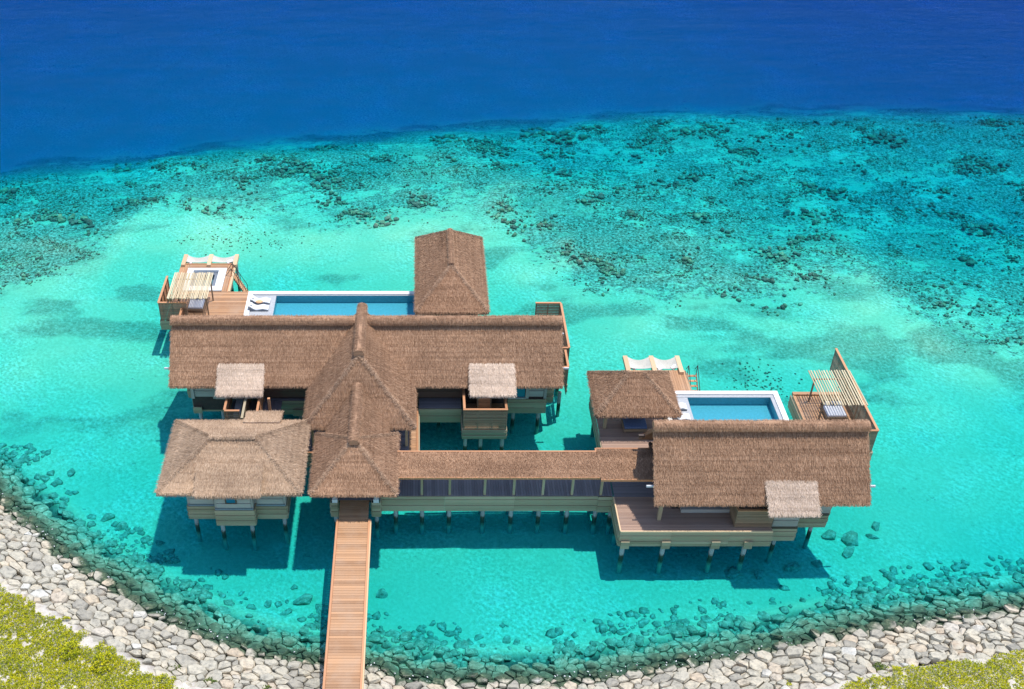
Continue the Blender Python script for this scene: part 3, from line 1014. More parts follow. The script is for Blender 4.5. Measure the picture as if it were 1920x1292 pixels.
# screens on the villa's end
t = thing('privacy_screen', 'slatted screen with orange handrail round the far corner of the large villa', 'screen', (12, 77, 2.6))
screen_run(t, (10.6, 80.2), (12.85, 80.2), 2.5, 4.42, 11, gap=0.05)
screen_run(t, (12.82, 73.55), (12.82, 80.1), 2.5, 4.42, 11)
screen_run(t, (11.3, 73.5), (12.75, 73.5), 2.5, 4.42, 11, gap=0.015)
fascia(t, 'f', 11.3, 12.8, 73.5, 1.2, 2.45, 4)
fascia(t, 'r', 73.5, 80.1, 12.86, 1.2, 2.45, 4)
deck(t, 10.7, 12.75, 75.3, 80.1, 2.55, 'x', 0.3)
for y in (74.2, 77, 79.6):
    pile(t, 12.3, y)
t = thing('privacy_screen', 'short screen with pale orange cap beside the large villa gable', 'screen', (12, 71.8, 2.6))
screen_run(t, (11.5, 70.85), (12.5, 70.85), 2.5, 4.42, 11, gap=0.015)
screen_run(t, (12.46, 71.0), (12.46, 73.2), 2.5, 4.42, 11, gap=0.015)
fascia(t, 'r', 70.9, 73.3, 12.5, 1.4, 2.45, 4)
pile(t, 12.1, 71.5)

# ------------------------------------------------------------------ bath house
t = thing('bath_house', 'square stilted house with greyish hipped thatch beside the entrance hut', 'house', (-13.5, 59.4, 1.1))
br_ = hip_roof(t, -18.72, -8.35, 55.5, 63.4, 5.0, (-15.15, 59.4, 6.85), (-12.0, 59.4, 6.85), 'thatch_grey', 170)
ridge_cap((-15.3, 59.4, 6.92), (-11.9, 59.4, 6.92), 'thatch_grey', br_, 0.22, 0.18)
fl_ = Thatch()
fl_.plane([(-15.86, 54.80, 5.45), (-11.19, 54.80, 5.45), (-11.19, 57.05, 6.38), (-15.86, 57.05, 6.38)], 220, sides=(1, 3))
fl_.build('dormer_roof', 'thatch_grey', t)
bl2 = Thatch()
bl2.plane([(-10.55, 64.3, 5.12), (-13.3, 64.3, 5.12), (-13.3, 62.6, 5.55), (-10.55, 62.6, 5.55)], 220, sides=(1, 3))
bl2.build('canopy_roof', 'thatch_grey', t)
wb = MB()
wb.box((-17.0, 56.82, 1.2), (-9.75, 62.3, 5.05))
wb.box((-14.85, 56.14, 1.2), (-12.05, 56.82, 4.9))
wb.build('wall', 'siding_wood', t)
fascia(t, 'f', -17.02, -14.9, 56.80, 1.1, 2.42, 5)
fascia(t, 'f', -12.0, -9.73, 56.80, 1.1, 2.42, 5)
fascia(t, 'f', -14.9, -12.0, 56.12, 1.1, 2.70, 6)
fascia(t, 'r', 56.8, 62.3, -9.73, 1.1, 2.42, 5)
fascia(t, 'l', 56.8, 62.3, -17.02, 1.1, 2.42, 5)
fascia(t, 'r', 56.12, 56.8, -12.02, 1.1, 2.70, 6)
for a, b_, y, z in ((-16.8, -15.05, 56.80, 2.45), (-11.85, -9.95, 56.80, 2.45), (-14.7, -12.2, 56.12, 2.72)):
    fascia(t, 'f', a, b_, y, z + 0.2, 4.8, 8, 'siding_wood', 0.035, 'siding_board')
    board('skirting', (a - 0.15, y - 0.07, z), (b_ + 0.15, y - 0.005, z + 0.18), 'tub_stone', t)
w1 = MB()
for lo, hi in (((-14.02, 55.98, 3.42), (-13.18, 56.06, 3.50)), ((-14.02, 55.98, 4.45), (-13.18, 56.06, 4.53)), ((-14.02, 55.98, 3.50), (-13.93, 56.06, 4.45)), ((-13.27, 55.98, 3.50), (-13.18, 56.06, 4.45))):
    w1.box(lo, hi)
wo = w1.build('window', 'dark_wood', t)
board('pane', (-13.93, 56.02, 3.50), (-13.27, 56.05, 4.45), 'window_glass', wo)
for x in (-16.7, -14.6, -12.4, -10.05):
    pile(t, x, 56.6 if x in (-14.6, -12.4) else 57.3)
    pile(t, x, 61.6)

# ------------------------------------------------------------------ tower behind
t = thing('back_pavilion', 'tall hip-roofed thatched hut at the end of the long narrow pool', 'hut', (3, 84, 2.6))
tr_ = hip_roof(t, -0.25, 6.22, 77.9, 90.4, 5.0, (3.0, 82.0, 7.35), (3.0, 87.9, 7.35), 'thatch_brown', 150, along='y')
ridge_cap((3.0, 81.9, 7.42), (3.0, 87.95, 7.42), 'thatch_brown', tr_, 0.20, 0.2)
wb = MB()
wb.box((0.9, 79.2, 2.6), (5.2, 89.2, 5.0))
wb.build('wall', 'siding_wood', t)
fascia(t, 'r', 79, 89.4, 5.4, 1.2, 2.6, 4)
fascia(t, 'l', 85.2, 89.4, 0.6, 1.2, 2.6, 4)
deck(t, 0.6, 5.4, 79, 89.4, 2.58, 'x', 0.4)
for x in (1.0, 5.0):
    for y in (80, 84.5, 89):
        pile(t, x, y)

# ------------------------------------------------------------------ covered walkway
t = thing('covered_walkway', 'covered walkway with flat thatched roof joining entrance hut and smaller villa', 'walkway', (7, 58.9, 2.6))
wt = Thatch()
wt.plane([(-1.55, 57.32, 4.85), (13.28, 57.32, 4.85), (13.28, 59.68, 5.10), (-1.55, 59.68, 5.10)], 230, thick=0.14, fringe=False)
wt.build('thatch_roof', 'thatch_brown', t)
wt = Thatch()
wt.plane([(13.30, 57.10, 4.87), (17.3, 57.10, 4.87), (17.3, 60.0, 5.12), (13.30, 60.0, 5.12)], 230, thick=0.14, fringe=False)
wt.build('thatch_roof', 'thatch_brown', t)
for x0, x1, yf, yb in ((-1.55, 13.28, 57.32, 59.68), (13.30, 17.3, 57.10, 60.0)):
    board('roof_trim', (x0, yf - 0.13, 4.72), (x1, yf - 0.03, 4.90), 'rail_wood', t)
    board('roof_trim', (x0, yb + 0.03, 4.98), (x1, yb + 0.14, 5.16), 'rail_wood', t)
    board('roof_beam', (x0, yf + 0.30, 4.45), (x1, yf + 0.48, 4.68), 'dark_wood', t)
board('roof_trim', (13.2, 59.75, 4.98), (13.3, 60.1, 5.15), 'rail_wood', t)
for x in (0.28, 2.35, 4.95, 7.11, 9.27, 11.44, 13.59):
    board('post', (x - 0.09, 57.72, 2.6), (x + 0.09, 57.9, 4.66), 'fascia_wood', t)
    board('post', (x - 0.09, 59.9, 2.6), (x + 0.09, 60.08, 4.8), 'fascia_wood', t)
deck(t, -2.8, 14.5, 57.68, 60.6, 2.6, 'y', 0.2, 'shade_toned_walk')
xs = [-2.8, 2.0, 7.2, 13.4]
for a, b_ in zip(xs[:-1], xs[1:]):
    fascia(t, 'f', a + 0.004, b_ - 0.004, 57.66, 1.05, 2.58, 5)
fascia(t, 'f', 13.41, 14.72, 57.6, 0.98, 2.58, 5)
fascia(t, 'b', -0.1, 14.2, 60.62, 1.1, 2.58, 5)
for x in (-1.7, 0.3, 2.35, 4.9, 7.05, 9.15, 11.3, 13.45, 14.6):
    pile(t, x, 58.1, 1.1, 0.33)
    pile(t, x, 60.2, 1.1, 0.33)

# ------------------------------------------------------------------ guest villa
t = thing('guest_villa', 'smaller villa with plain brown gable thatch and one pale dormer', 'villa', (24, 58, 1.1))
GX0, GX1, GE, GR, GB, GZ, GZR = 16.75, 31.95, 54.42, 58.0, 61.6, 5.0, 9.05
gr = gable_roof(t, GX0, GX1, GE, GR, GB, GZ, GZR, 'thatch_brown', dens=170)
ridge_cap((GX0 - 0.05, GR, GZR + 0.1), (GX1 + 0.05, GR, GZR + 0.1), 'thatch_brown', gr, 0.42, 0.42)
dr = dormer(t, 24.62, 28.15, 53.45, 4.92, 55.62, 6.3, 'thatch_pale')
for x in (24.8, 28.0):
    cheek(dr, x, [(53.8, 4.85), (54.3, 4.75), (55.55, 6.05), (55.45, 6.05)])
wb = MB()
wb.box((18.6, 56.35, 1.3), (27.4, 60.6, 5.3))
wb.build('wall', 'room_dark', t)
wb = MB()
wb.box((27.4, 56.08, 1.2), (30.1, 60.6, 5.3))
wb.box((25.5, 54.82, 1.2), (27.45, 56.3, 5.0))
wb.build('wall', 'siding_wood', t)
for x in (18.2, 30.6):
    gm = MB()
    gm.poly([(x, 55.2, 5.3), (x, 60.8, 5.3), (x, 58.0, 8.6)])
    gm.poly([(x + 0.06, 55.2, 5.3), (x + 0.06, 58.0, 8.6), (x + 0.06, 60.8, 5.3)])
    gm.build('gable_wall', 'dark_wood', t)
for i in range(3):
    board('wall_board', (19.2, 56.30 - 0.012 * (i % 2), 2.75 + i * 0.7), (25.4, 56.34, 3.42 + i * 0.7), 'dark_wood', t)
board('threshold_beam', (19.2, 55.9, 2.62), (25.3, 56.28, 2.95), 'siding_wood', t)
board('corner_post', (17.35, 55.15, 2.6), (17.6, 55.4, 5.3), 'fascia_wood', t)
board('corner_post', (17.35, 60.3, 2.6), (17.6, 60.55, 5.3), 'dark_wood', t)
board('tie_beam', (17.3, 55.2, 5.1), (17.5, 60.6, 5.32), 'dark_wood', t)
# bay and right part
fascia(t, 'f', 25.48, 27.46, 54.80, 0.9, 2.15, 5)
fascia(t, 'r', 54.8, 56.0, 27.46, 0.9, 2.15, 5)
fascia(t, 'f', 25.6, 27.35, 54.80, 2.36, 4.75, 7, 'siding_wood', 0.035, 'siding_board')
board('skirting', (25.48, 54.72, 2.16), (27.47, 54.79, 2.34), 'dark_wood', t)
fascia(t, 'f', 27.5, 30.12, 56.06, 0.98, 2.2, 5)
fascia(t, 'f', 27.5, 30.12, 56.06, 2.42, 5.1, 7, 'siding_wood', 0.035, 'siding_board')
board('skirting', (27.5, 55.98, 2.21), (30.12, 56.05, 2.40), 'dark_wood', t)
fascia(t, 'r', 56.06, 60.6, 30.12, 1.1, 5.0, 11)
for x, y in ((26.3, 55.3), (29.4, 56.6), (29.4, 60.2), (25.8, 59.8), (22.5, 59.8), (18.8, 59.8)):
    pile(t, x, y)
for x in (GX0 - 0.22, GX1 + 0.25):
    board('rafter_end', (x - 0.3, 55.45, 5.62), (x + 0.3, 55.57, 5.76), 'pale_metal', t)
    board('rafter_end', (x - 0.22, 59.9, 6.4), (x + 0.22, 60.1, 6.56), 'dark_wood', t)
# front deck of the guest villa
t = thing('terrace_deck', 'shaded timber deck with a sunlit wedge in front of the smaller villa', 'deck', (20, 56, 2.6))
deck(t, 14.58, 25.45, 54.1, 57.55, 2.6, 'x', 0.16, 'shade_toned_deck')
deck(t, 14.58, 18.5, 57.57, 60.55, 2.6, 'x', 0.2, 'shade_toned_walk')
board('edge_board', (14.52, 54.0, 2.5), (25.45, 54.09, 2.66), 'beam_wood', t)
board('edge_board', (14.48, 54.1, 2.5), (14.57, 57.5, 2.66), 'beam_wood', t)
for a, b_ in ((14.5, 18.2), (18.2, 22.4), (22.4, 25.5)):
    fascia(t, 'f', a + 0.004, b_ - 0.004, 54.08, 1.1, 2.48, 5)
fascia(t, 'l', 54.1, 57.5, 14.5, 1.1, 2.48, 5)
for x in (14.95, 17.9, 21.5, 23.85):
    beam_end(t, x, 54.02, 1.0, 1.72, 0.62)
    pile(t, x - 0.05, 54.25, 1.1, 0.34)
    pile(t, x - 0.05, 57.0, 1.1, 0.34)
t = thing('privacy_screen', 'slatted screen standing on the shaded deck next to the pale dormer', 'screen', (24, 54.6, 2.6))
screen_run(t, (22.75, 54.45), (25.42, 54.45), 2.62, 4.35, 12, gap=0.04)
screen_run(t, (22.75, 54.6), (22.75, 56.2), 2.62, 4.35, 12, gap=0.015)

# ------------------------------------------------------------------ pool pavilion
t = thing('pool_pavilion', 'low hip-roofed thatched pavilion beside the short white-rimmed pool', 'pavilion', (17, 66.7, 2.6))
pr_ = hip_roof(t, 13.85, 20.45, 64.0, 69.4, 5.0, (16.6, 66.7, 7.15), (17.7, 66.7, 7.15), 'thatch_brown', 170)
deck(t, 14.42, 20.3, 60.6, 69.6, 2.6, 'x', 0.2, 'shade_toned_deck')
fascia(t, 'l', 60.66, 69.6, 14.40, 1.1, 2.56, 5)
for x in (14.9, 19.6):
    for y in (65.3, 68.6):
        board('post', (x - 0.12, y - 0.12, 2.6), (x + 0.12, y + 0.12, 5.2), 'fascia_wood', t)
for x in (14.8, 17.5, 20.0):
    for y in (61.4, 65.2, 69):
        pile(t, x, y)

def daybed(label, x0, x1, y0, y1, z, mname, sun=False):
    d = thing('daybed', label, 'daybed', ((x0 + x1) / 2, (y0 + y1) / 2, z))
    f = MB()
    f.box((x0 - 0.06, y0 - 0.06, z + 0.12), (x1 + 0.06, y1 + 0.06, z + 0.34))
    f.build('frame', 'slat_wood', d)
    for x in (x0 + 0.06, x1 - 0.06):
        for y in (y0 + 0.06, y1 - 0.06):
            board('leg', (x - 0.05, y - 0.05, z), (x + 0.05, y + 0.05, z + 0.12), 'slat_wood', d)
    soft_box('mattress', (x0, y0, z + 0.342), (x1, y1, z + 0.54), 0.06, mname, d)
    k_ = 3
    wv = (x1 - x0) / k_
    for i in range(k_):
        soft_box('pillow', (x0 + i * wv + 0.04, y1 - 0.30, z + 0.53), (x0 + (i + 1) * wv - 0.04, y1 - 0.04, z + 0.86), 0.1, 'cushion_white' if i != 1 else 'mattress_blue', d)
    board('headboard', (x0 - 0.06, y1 + 0.08, z + 0.1), (x1 + 0.06, y1 + 0.15, z + 0.95), 'slat_wood', d)
    return d

def soft_box(name, lo, hi, bev, mname, parent, rot=None):
    bm = bmesh.new()
    bmesh.ops.create_cube(bm, size=1.0)
    sx, sy, sz = [b_ - a for a, b_ in zip(lo, hi)]
    bmesh.ops.scale(bm, vec=(sx, sy, sz), verts=bm.verts)
    bmesh.ops.bevel(bm, geom=list(bm.edges), offset=min(bev, 0.45 * min(sx, sy, sz)), segments=2, affect='EDGES', profile=0.6)
    me = bpy.data.meshes.new(name)
    bm.to_mesh(me)
    bm.free()
    me.polygons.foreach_set('use_smooth', [True] * len(me.polygons))
    me.materials.append(M[mname])
    o = bpy.data.objects.new(name, me)
    COL.objects.link(o)
    if rot:
        o.rotation_euler = rot
    place(o, parent, [(a + b_) / 2 for a, b_ in zip(lo, hi)])
    return o

daybed('dark blue daybed in the shade under the low pool pavilion roof', 16.4, 18.2, 64.75, 66.1, 2.6, 'mattress_blue')
c = thing('bar_counter', 'low timber bar counter at the pavilion corner next to the gable end', 'counter', (19.3, 64.2, 2.6))
board('counter_top', (18.2, 63.9, 3.5), (20.1, 64.3, 3.58), 'fascia_wood', c, rot=(0, 0, 0.22))
board('front_panel', (18.3, 64.0, 2.6), (20.0, 64.2, 3.49), 'slat_wood', c, rot=(0, 0, 0.22))

# ------------------------------------------------------------------ hammock terraces
def net(label, x0, x1, y0, y1, z, sag):
    """rope net slung between two beams, sagging in the middle"""
    V, F = [], []
    k1, k2 = 12, 10
    for i in range(k1 + 1):
        for j in range(k2 + 1):
            u, v = i / k1, j / k2
            s_ = 4 * u * (1 - u)
            yy = y0 + (y1 - y0) * v - (0.32 * s_ * v)
            zz = z - sag * s_ * (0.35 + 0.65 * math.sin(v * math.pi))
            V.append((x0 + (x1 - x0) * u, yy, zz))
    for i in range(k1):
        for j in range(k2):
            a = i * (k2 + 1) + j
            F.append((a, a + k2 + 1, a + k2 + 2, a + 1))
    b0 = len(V)
    V += [(x, y, z_ - 0.02) for x, y, z_ in V]
    F += [tuple(reversed([q + b0 for q in f])) for f in F]
    o = mesh_obj('hammock_net', V, F, 'net_rope', None, None, True)
    return tag(o, label, 'hammock', 'hammock nets slung over the water')

def hammock_terrace(t, xs, yb, ym, yt, z):
    for x in xs:
        board('beam', (x - 0.19, ym - 0.6, z + 0.02), (x + 0.19, yt, z + 0.36), 'beam_wood', t)
        pile(t, x, ym + 0.4, z + 0.01, 0.28)

def cushion(label, x, y, z, rz, group='white cushions on the hammock nets'):
    o = soft_box('cushion', (x - 0.33, y - 0.2, z), (x + 0.33, y + 0.2, z + 0.17), 0.08, 'cushion_white', None, (0.35, 0, rz))
    return tag(o, label, 'cushion', group)

t = thing('hammock_terrace', 'small timber terrace with three stout beams and steps behind the low pavilion', 'terrace', (20, 71.4, 2.6))
deck(t, 17.55, 22.78, 69.95, 72.75, 2.6, 'y', 0.2, 'deck_wood')
hammock_terrace(t, (17.92, 20.17, 22.42), 69.9, 72.76, 74.45, 2.5)
fascia(t, 'r', 69.95, 72.75, 22.80, 1.5, 2.56, 4)
for x in (18, 22.3):
    pile(t, x, 70.5)
net('pale rope hammock net nearer the thatched pavilion ridge', 18.12, 19.97, 72.8, 74.35, 2.82, 0.35)
net('pale rope hammock net nearer the steps of the pavilion terrace', 20.37, 22.22, 72.8, 74.35, 2.82, 0.35)
cushion('white cushion at the outer beam of the net by the pavilion', 18.4, 73.1, 2.55, -0.6)
cushion('white cushion lying against the middle beam of the pavilion terrace', 20.75, 72.95, 2.6, 0.5)
cushion('white cushion leaning on the beam next to the dark steps', 21.95, 73.1, 2.55, 0.7)

def steps(label, top, bot, width_vec, k=9):
    """steep boat steps with dark handrails: top and bottom points of one stringer"""
    s_ = thing('boarding_steps', label, 'steps', bot)
    top, bot, wv = Vector(top), Vector(bot), Vector(width_vec)
    for o_ in (Vector((0, 0, 0)), wv):
        pole('stringer', top + o_, bot + o_, 0.12, 'slat_wood', s_)
        pole('handrail', top + o_ + Vector((0, 0, 0.85)), bot + o_ + Vector((0, 0, 0.85)), 0.06, 'dark_metal', s_)
        for f in (0.0, 0.5, 1.0):
            p = top + (bot - top) * f + o_
            pole('baluster', p, p + Vector((0, 0, 0.87)), 0.06, 'dark_metal', s_)
        d = (top - bot)
        d.z = 0
        d.normalize()
        pole('handrail_return', top + o_ + Vector((0, 0, 0.85)), top + o_ + d * 0.55 + Vector((0, 0, 0.05)), 0.06, 'dark_metal', s_)
    side = (top - bot)
    side.z = 0
    side.normalize()
    for i in range(k):
        p = bot + (top - bot) * ((i + 0.5) / k) + wv * 0.5
        hw = Vector((abs(wv.x) / 2 if abs(wv.x) > 0.1 else 0.12, abs(wv.y) / 2 if abs(wv.y) > 0.1 else 0.12, 0.025))
        board('tread', p - hw, p + hw, 'deck_wood', s_)
    return s_

steps('dark railed steps going down beside the pavilion terrace', (22.95, 72.3, 2.6), (22.95, 69.0, 0.3), (0.75, 0, 0))

# ------------------------------------------------------------------ pools
def pool(label, x0, x1, y0, y1, shelf, rim, zc, cop_l=True, cop_r=True, inner=0.3):
    """x0..x1,y0..y1 outer edge of the rim; shelf = x where the shallow shelf ends"""
    p = thing('swimming_pool', label, 'pool', ((x0 + x1) / 2, (y0 + y1) / 2, 1.2))
    ix0, ix1, iy0, iy1 = x0 + (rim if cop_l else 0.05), x1 - (rim if cop_r else 0.12), y0 + rim, y1 - rim
    board('coping', (x0, iy1, 1.25), (x1, y1, zc), 'white_plaster', p)
    board('coping', (x0, y0, 1.25), (x1, iy0, zc), 'white_plaster', p)
    board('coping', (x0, iy0 + 0.001, 1.25), (ix0, iy1 - 0.001, zc), 'white_plaster', p)
    board('coping', (ix1, iy0 + 0.001, 1.25), (x1, iy1 - 0.001, zc), 'white_plaster', p)
    zw = zc - 0.16
    # stone ledge inside the rim
    lg = MB()
    lg.box((ix0 + 0.001, iy1 - inner, zw - 0.3), (ix1 - 0.001, iy1 - 0.001, zw + 0.05))
    if cop_r:
        lg.box((ix1 - inner, iy0 + 0.001, zw - 0.3), (ix1 - 0.001, iy1 - inner - 0.001, zw + 0.047))
    lg.build('ledge', 'grey_stone', p)
    sh = MB()
    sh.box((ix0 + 0.001, iy0 + 0.001, 1.3), (shelf, iy1 - inner - 0.001, zw + 0.02))
    sh.build('shelf', 'grey_stone', p)
    rx = ix1 - (inner if cop_r else 0.001)
    basin = MB()
    a0, a1, b0, b1, zb, zt = shelf + 0.002, rx - 0.002, iy0 + 0.002, iy1 - inner - 0.002, 1.32, zw + 0.01
    zb = 1.78
    basin.poly([(a0, b0, zb), (a1, b0, zb), (a1, b1, zb), (a0, b1, zb)])
    basin.poly([(a0, b1, zb), (a1, b1, zb), (a1, b1, zt), (a0, b1, zt)])
    basin.poly([(a1, b0, zb), (a1, b0, zt), (a1, b1, zt), (a1, b1, zb)])
    basin.poly([(a0, b0, zb), (a0, b1, zb), (a0, b1, zt), (a0, b0, zt)])
    basin.poly([(a0, b0, zb), (a0, b0, zt), (a1, b0, zt), (a1, b0, zb)])
    basin.build('basin', 'pool_tile', p)
    wv = MB()
    wv.box((a0 + 0.003, b0 + 0.003, zb + 0.004), (a1 - 0.003, b1 - 0.003, zw - 0.02))
    wv.build('pool_water', 'pool_water', p)
    for x in np.arange(x0 + 0.6, x1, 3.2):
        for y in (y0 + 0.5, y1 - 0.5):
            pile(p, float(x), y, 1.25)
    return p

pool('long narrow blue pool with white edge behind the large villa', -15.95, -0.1, 78.6, 84.62, -13.3, 0.46, 2.72, True, False, 0.12)
pool('short blue pool with wide white rim behind the smaller villa', 20.15, 29.9, 62.6, 69.82, 22.3, 0.42, 2.72)

def lounger(label, x0, x1, yc, z, towel=None):
    """moulded wave-shaped pool lounger, head at x0"""
    t_ = np.linspace(0, 1, 15)
    h = np.interp(t_, [0, 0.10, 0.28, 0.40, 0.55, 0.72, 1.0], [0.62, 0.55, 0.30, 0.20, 0.26, 0.33, 0.20])
    w_ = 0.36
    s_ = MB()
    pts, prof = [], []
    for a, b_ in zip(t_, h):
        pts.append((x0 + (x1 - x0) * a, yc, z))
        prof.append([(0, -w_, b_ - 0.10), (0, w_, b_ - 0.10), (0, w_, b_), (0, -w_, b_)])
    s_.sweep(pts, prof)
    o = thing('pool_lounger', label, 'lounger', ((x0 + x1) / 2, yc, z), 'white pool loungers')
    s_.build('seat_shell', 'lounger_white', o, None, False)
    b = MB()
    pts, prof = [], []
    for a, b_ in zip(t_, h):
        pts.append((x0 + (x1 - x0) * a, yc, z))
        prof.append([(0, -w_ + 0.03, 0.0), (0, w_ - 0.03, 0.0), (0, w_ - 0.03, b_ - 0.102), (0, -w_ + 0.03, b_ - 0.102)])
    b.sweep(pts, prof)
    b.build('base', 'tub_stone', o)
    soft_box('headrest', (x0 + 0.06 * (x1 - x0), yc - 0.2, z + 0.55), (x0 + 0.2 * (x1 - x0), yc + 0.2, z + 0.64), 0.04, 'cushion_white', o)
    return o

lounger('white wave lounger with an orange towel by the long pool', -15.55, -13.75, 82.95, 2.58)
lounger('white wave lounger nearest the thatched ridge by the long pool', -15.60, -13.78, 81.85, 2.58)
lounger('white lounger by the short pool, farther from the smaller villa', 20.6, 21.95, 67.75, 2.58)
lounger('white lounger by the short pool, half hidden behind the thatch ridge', 20.6, 21.95, 66.45, 2.58)
bm = bmesh.new()
bmesh.ops.create_uvsphere(bm, u_segments=14, v_segments=8, radius=0.5)
bmesh.ops.scale(bm, vec=(0.68, 0.5, 0.26), verts=bm.verts)
me = bpy.data.meshes.new('towel')
bm.to_mesh(me)
bm.free()
me.materials.append(M['towel_orange'])
o = bpy.data.objects.new('towel', me)
COL.objects.link(o)
place(o, None, (-14.72, 82.62, 2.90))
tag(o, 'folded orange towel lying on a white pool lounger', 'towel')

# ------------------------------------------------------------------ left terrace
t = thing('terrace_deck', 'sunlit pinkish timber deck between the pergola and the long pool', 'deck', (-18, 81, 2.6))
deck(t, -20.6, -15.98, 75.4, 84.72, 2.6, 'x', 0.22, 'deck_wood')
deck(t, -22.9, -20.61, 80.3, 84.72, 2.6, 'x', 0.22, 'deck_wood')
fascia(t, 'l', 80.2, 84.7, -22.9, 1.4, 2.55, 4)
for x in (-22.3, -19, -16.6):
    for y in (80.9, 84):
        pile(t, x, y)
t = thing('hammock_terrace', 'timber platform holding the white whirlpool tub, three beams beyond it', 'terrace', (-20.5, 87, 2.6))
deck(t, -23.1, -22.34, 84.75, 89.45, 2.6, 'y', 0.19, 'deck_wood')
deck(t, -18.56, -18.1, 84.75, 89.45, 2.6, 'y', 0.23, 'deck_wood')
deck(t, -22.33, -18.57, 88.70, 89.45, 2.6, 'x', 0.19, 'deck_wood')
board('edge_board', (-23.1, 89.46, 2.45), (-18.1, 89.56, 2.66), 'rail_wood', t)
hammock_terrace(t, (-22.9, -20.4, -17.88), 84.8, 89.58, 90.9, 2.5)
fascia(t, 'r', 84.8, 89.45, -18.09, 1.4, 2.55, 4, 'rail_wood')
fascia(t, 'l', 84.8, 89.45, -23.1, 1.4, 2.55, 4, 'rail_wood')
board('side_beam', (-17.98, 84.8, 2.3), (-17.78, 88.9, 2.58), 'beam_wood', t)
for x in (-22.7, -18.4):
    for y in (85.3, 89):
        pile(t, x, y)
net('pale rope hammock net beyond the whirlpool tub, nearer the open lagoon corner', -22.7, -20.6, 89.6, 90.8, 2.82, 0.3)
net('pale rope hammock net beyond the whirlpool tub, above the wooden steps', -20.2, -18.08, 89.6, 90.8, 2.82, 0.3)
cushion('white cushion on the outer corner of the whirlpool platform net', -22.4, 89.8, 2.6, -0.6)
cushion('white cushion on the net closest to the wooden steps', -18.45, 89.8, 2.6, 0.5)
steps('wooden steps with dark handrails going down from the whirlpool platform', (-17.95, 87.45, 2.55), (-16.75, 87.45, 0.1), (0, 0.95, 0), 11)

wp = thing('whirlpool_tub', 'sunken grey whirlpool tub with wide white surround on the end platform', 'whirlpool', (-20.4, 86.7, 2.6))
for lo, hi in (((-22.33, 84.8, 2.3), (-21.75, 88.68, 2.68)), ((-19.3, 84.8, 2.3), (-18.58, 88.68, 2.68)), ((-21.749, 84.8, 2.3), (-19.301, 85.55, 2.68)), ((-21.749, 88.3, 2.3), (-19.301, 88.68, 2.68))):
    board('surround', lo, hi, 'white_plaster', wp)
tb = MB()
tb.box((-21.748, 85.551, 1.7), (-19.302, 88.299, 1.8))
tb.box((-21.748, 88.0, 1.8), (-19.302, 88.299, 2.35))
tb.box((-19.65, 85.551, 1.8), (-19.302, 87.999, 2.45))
tb.box((-21.748, 85.551, 1.8), (-21.4, 87.999, 2.35))
tb.box((-21.399, 85.551, 1.8), (-19.651, 86.05, 2.30))
tb.build('tub', 'tub_stone', wp)
wv = MB()
wv.box((-21.39, 86.06, 1.81), (-19.66, 87.99, 2.28))
wv.build('tub_water', 'pool_water', wp)

def pergola(label, x0, x1, y0, y1, z, k, posts, beams, lean=0.0):
    p = thing('pergola', label, 'pergola', ((x0 + x1) / 2, (y0 + y1) / 2, 2.6))
    for x, y in posts:
        pole('post', (x, y, 2.6), (x, y, z - 0.16), 0.15, 'slat_wood', p)
    for y in beams:
        pole('beam', (x0 + 0.05, y, z - 0.11), (x1 - 0.05, y, z - 0.11), 0.13, 'slat_wood', p)
    for i in range(k):
        x = x0 + (x1 - x0) * i / (k - 1)
        j = random.uniform(-0.03, 0.03)
        pole('pole', (x + j, y0 + random.uniform(-0.08, 0.05), z), (x - j, y1 + random.uniform(-0.05, 0.08), z + random.uniform(-0.015, 0.02)), random.uniform(0.095, 0.12), 'bamboo', p)
    return p

pergola('bamboo pole pergola shading the deck next to the whirlpool tub', -22.45, -18.95, 79.9, 84.1, 5.1, 26, ((-22.3, 83.2), (-19.1, 83.2), (-22.3, 80.6), (-19.1, 80.6)), (80.6, 83.2))
t = thing('privacy_screen', 'tall orange screen round the pergola corner of the large villa', 'screen', (-23, 82, 2.6))
screen_run(t, (-23.42, 80.25), (-23.42, 84.55), 2.5, 4.45, 12, 'rail_wood', gap=0.015)
screen_run(t, (-23.42, 80.2), (-20.9, 80.2), 2.5, 4.45, 12, gap=0.05)
fascia(t, 'f', -23.5, -20.9, 80.18, 1.5, 2.48, 3)
fascia(t, 'l', 80.2, 84.55, -23.46, 1.5, 2.48, 3)
t = thing('privacy_screen', 'low orange screen panel next to the daybed under the bamboo pergola', 'screen', (-21.4, 80.6, 2.6))
screen_run(t, (-21.35, 78.4), (-21.35, 80.9), 2.62, 3.9, 8, 'rail_wood', gap=0.015)
daybed('pale daybed striped by pole shadows beside the long pool deck', -21.1, -19.75, 81.35, 82.9, 2.6, 'mattress_grey')

# ------------------------------------------------------------------ right daybed deck
t = thing('terrace_deck', 'isolated timber deck holding a pergola beyond the short pool', 'deck', (33.2, 66, 2.6))
deck(t, 31.2, 35.35, 62.9, 69.3, 2.6, 'x', 0.2, 'deck_wood')
board('edge_board', (31.12, 69.31, 2.45), (35.35, 69.66, 2.74), 'deck_wood', t)
board('edge_board', (31.08, 62.9, 2.45), (31.19, 69.3, 2.66), 'deck_wood', t)
fascia(t, 'l', 62.9, 69.6, 31.08, 1.2, 2.44, 4)
fascia(t, 'f', 31.1, 33.9, 62.88, 1.2, 2.5, 4)
for x in (31.7, 34.9):
    for y in (63.5, 66, 69.0):
        pile(t, x, y)
pergola('bamboo pole pergola standing on the separate deck beyond the short pool', 31.95, 35.3, 65.2, 69.55, 5.05, 17, ((32.2, 68.6), (32.2, 66.0), (35.0, 66.0), (35.0, 68.6)), (66.0, 68.6))
t = thing('privacy_screen', 'long tall slatted screen with pointed far end behind the separate pergola', 'screen', (35.5, 68, 2.6))
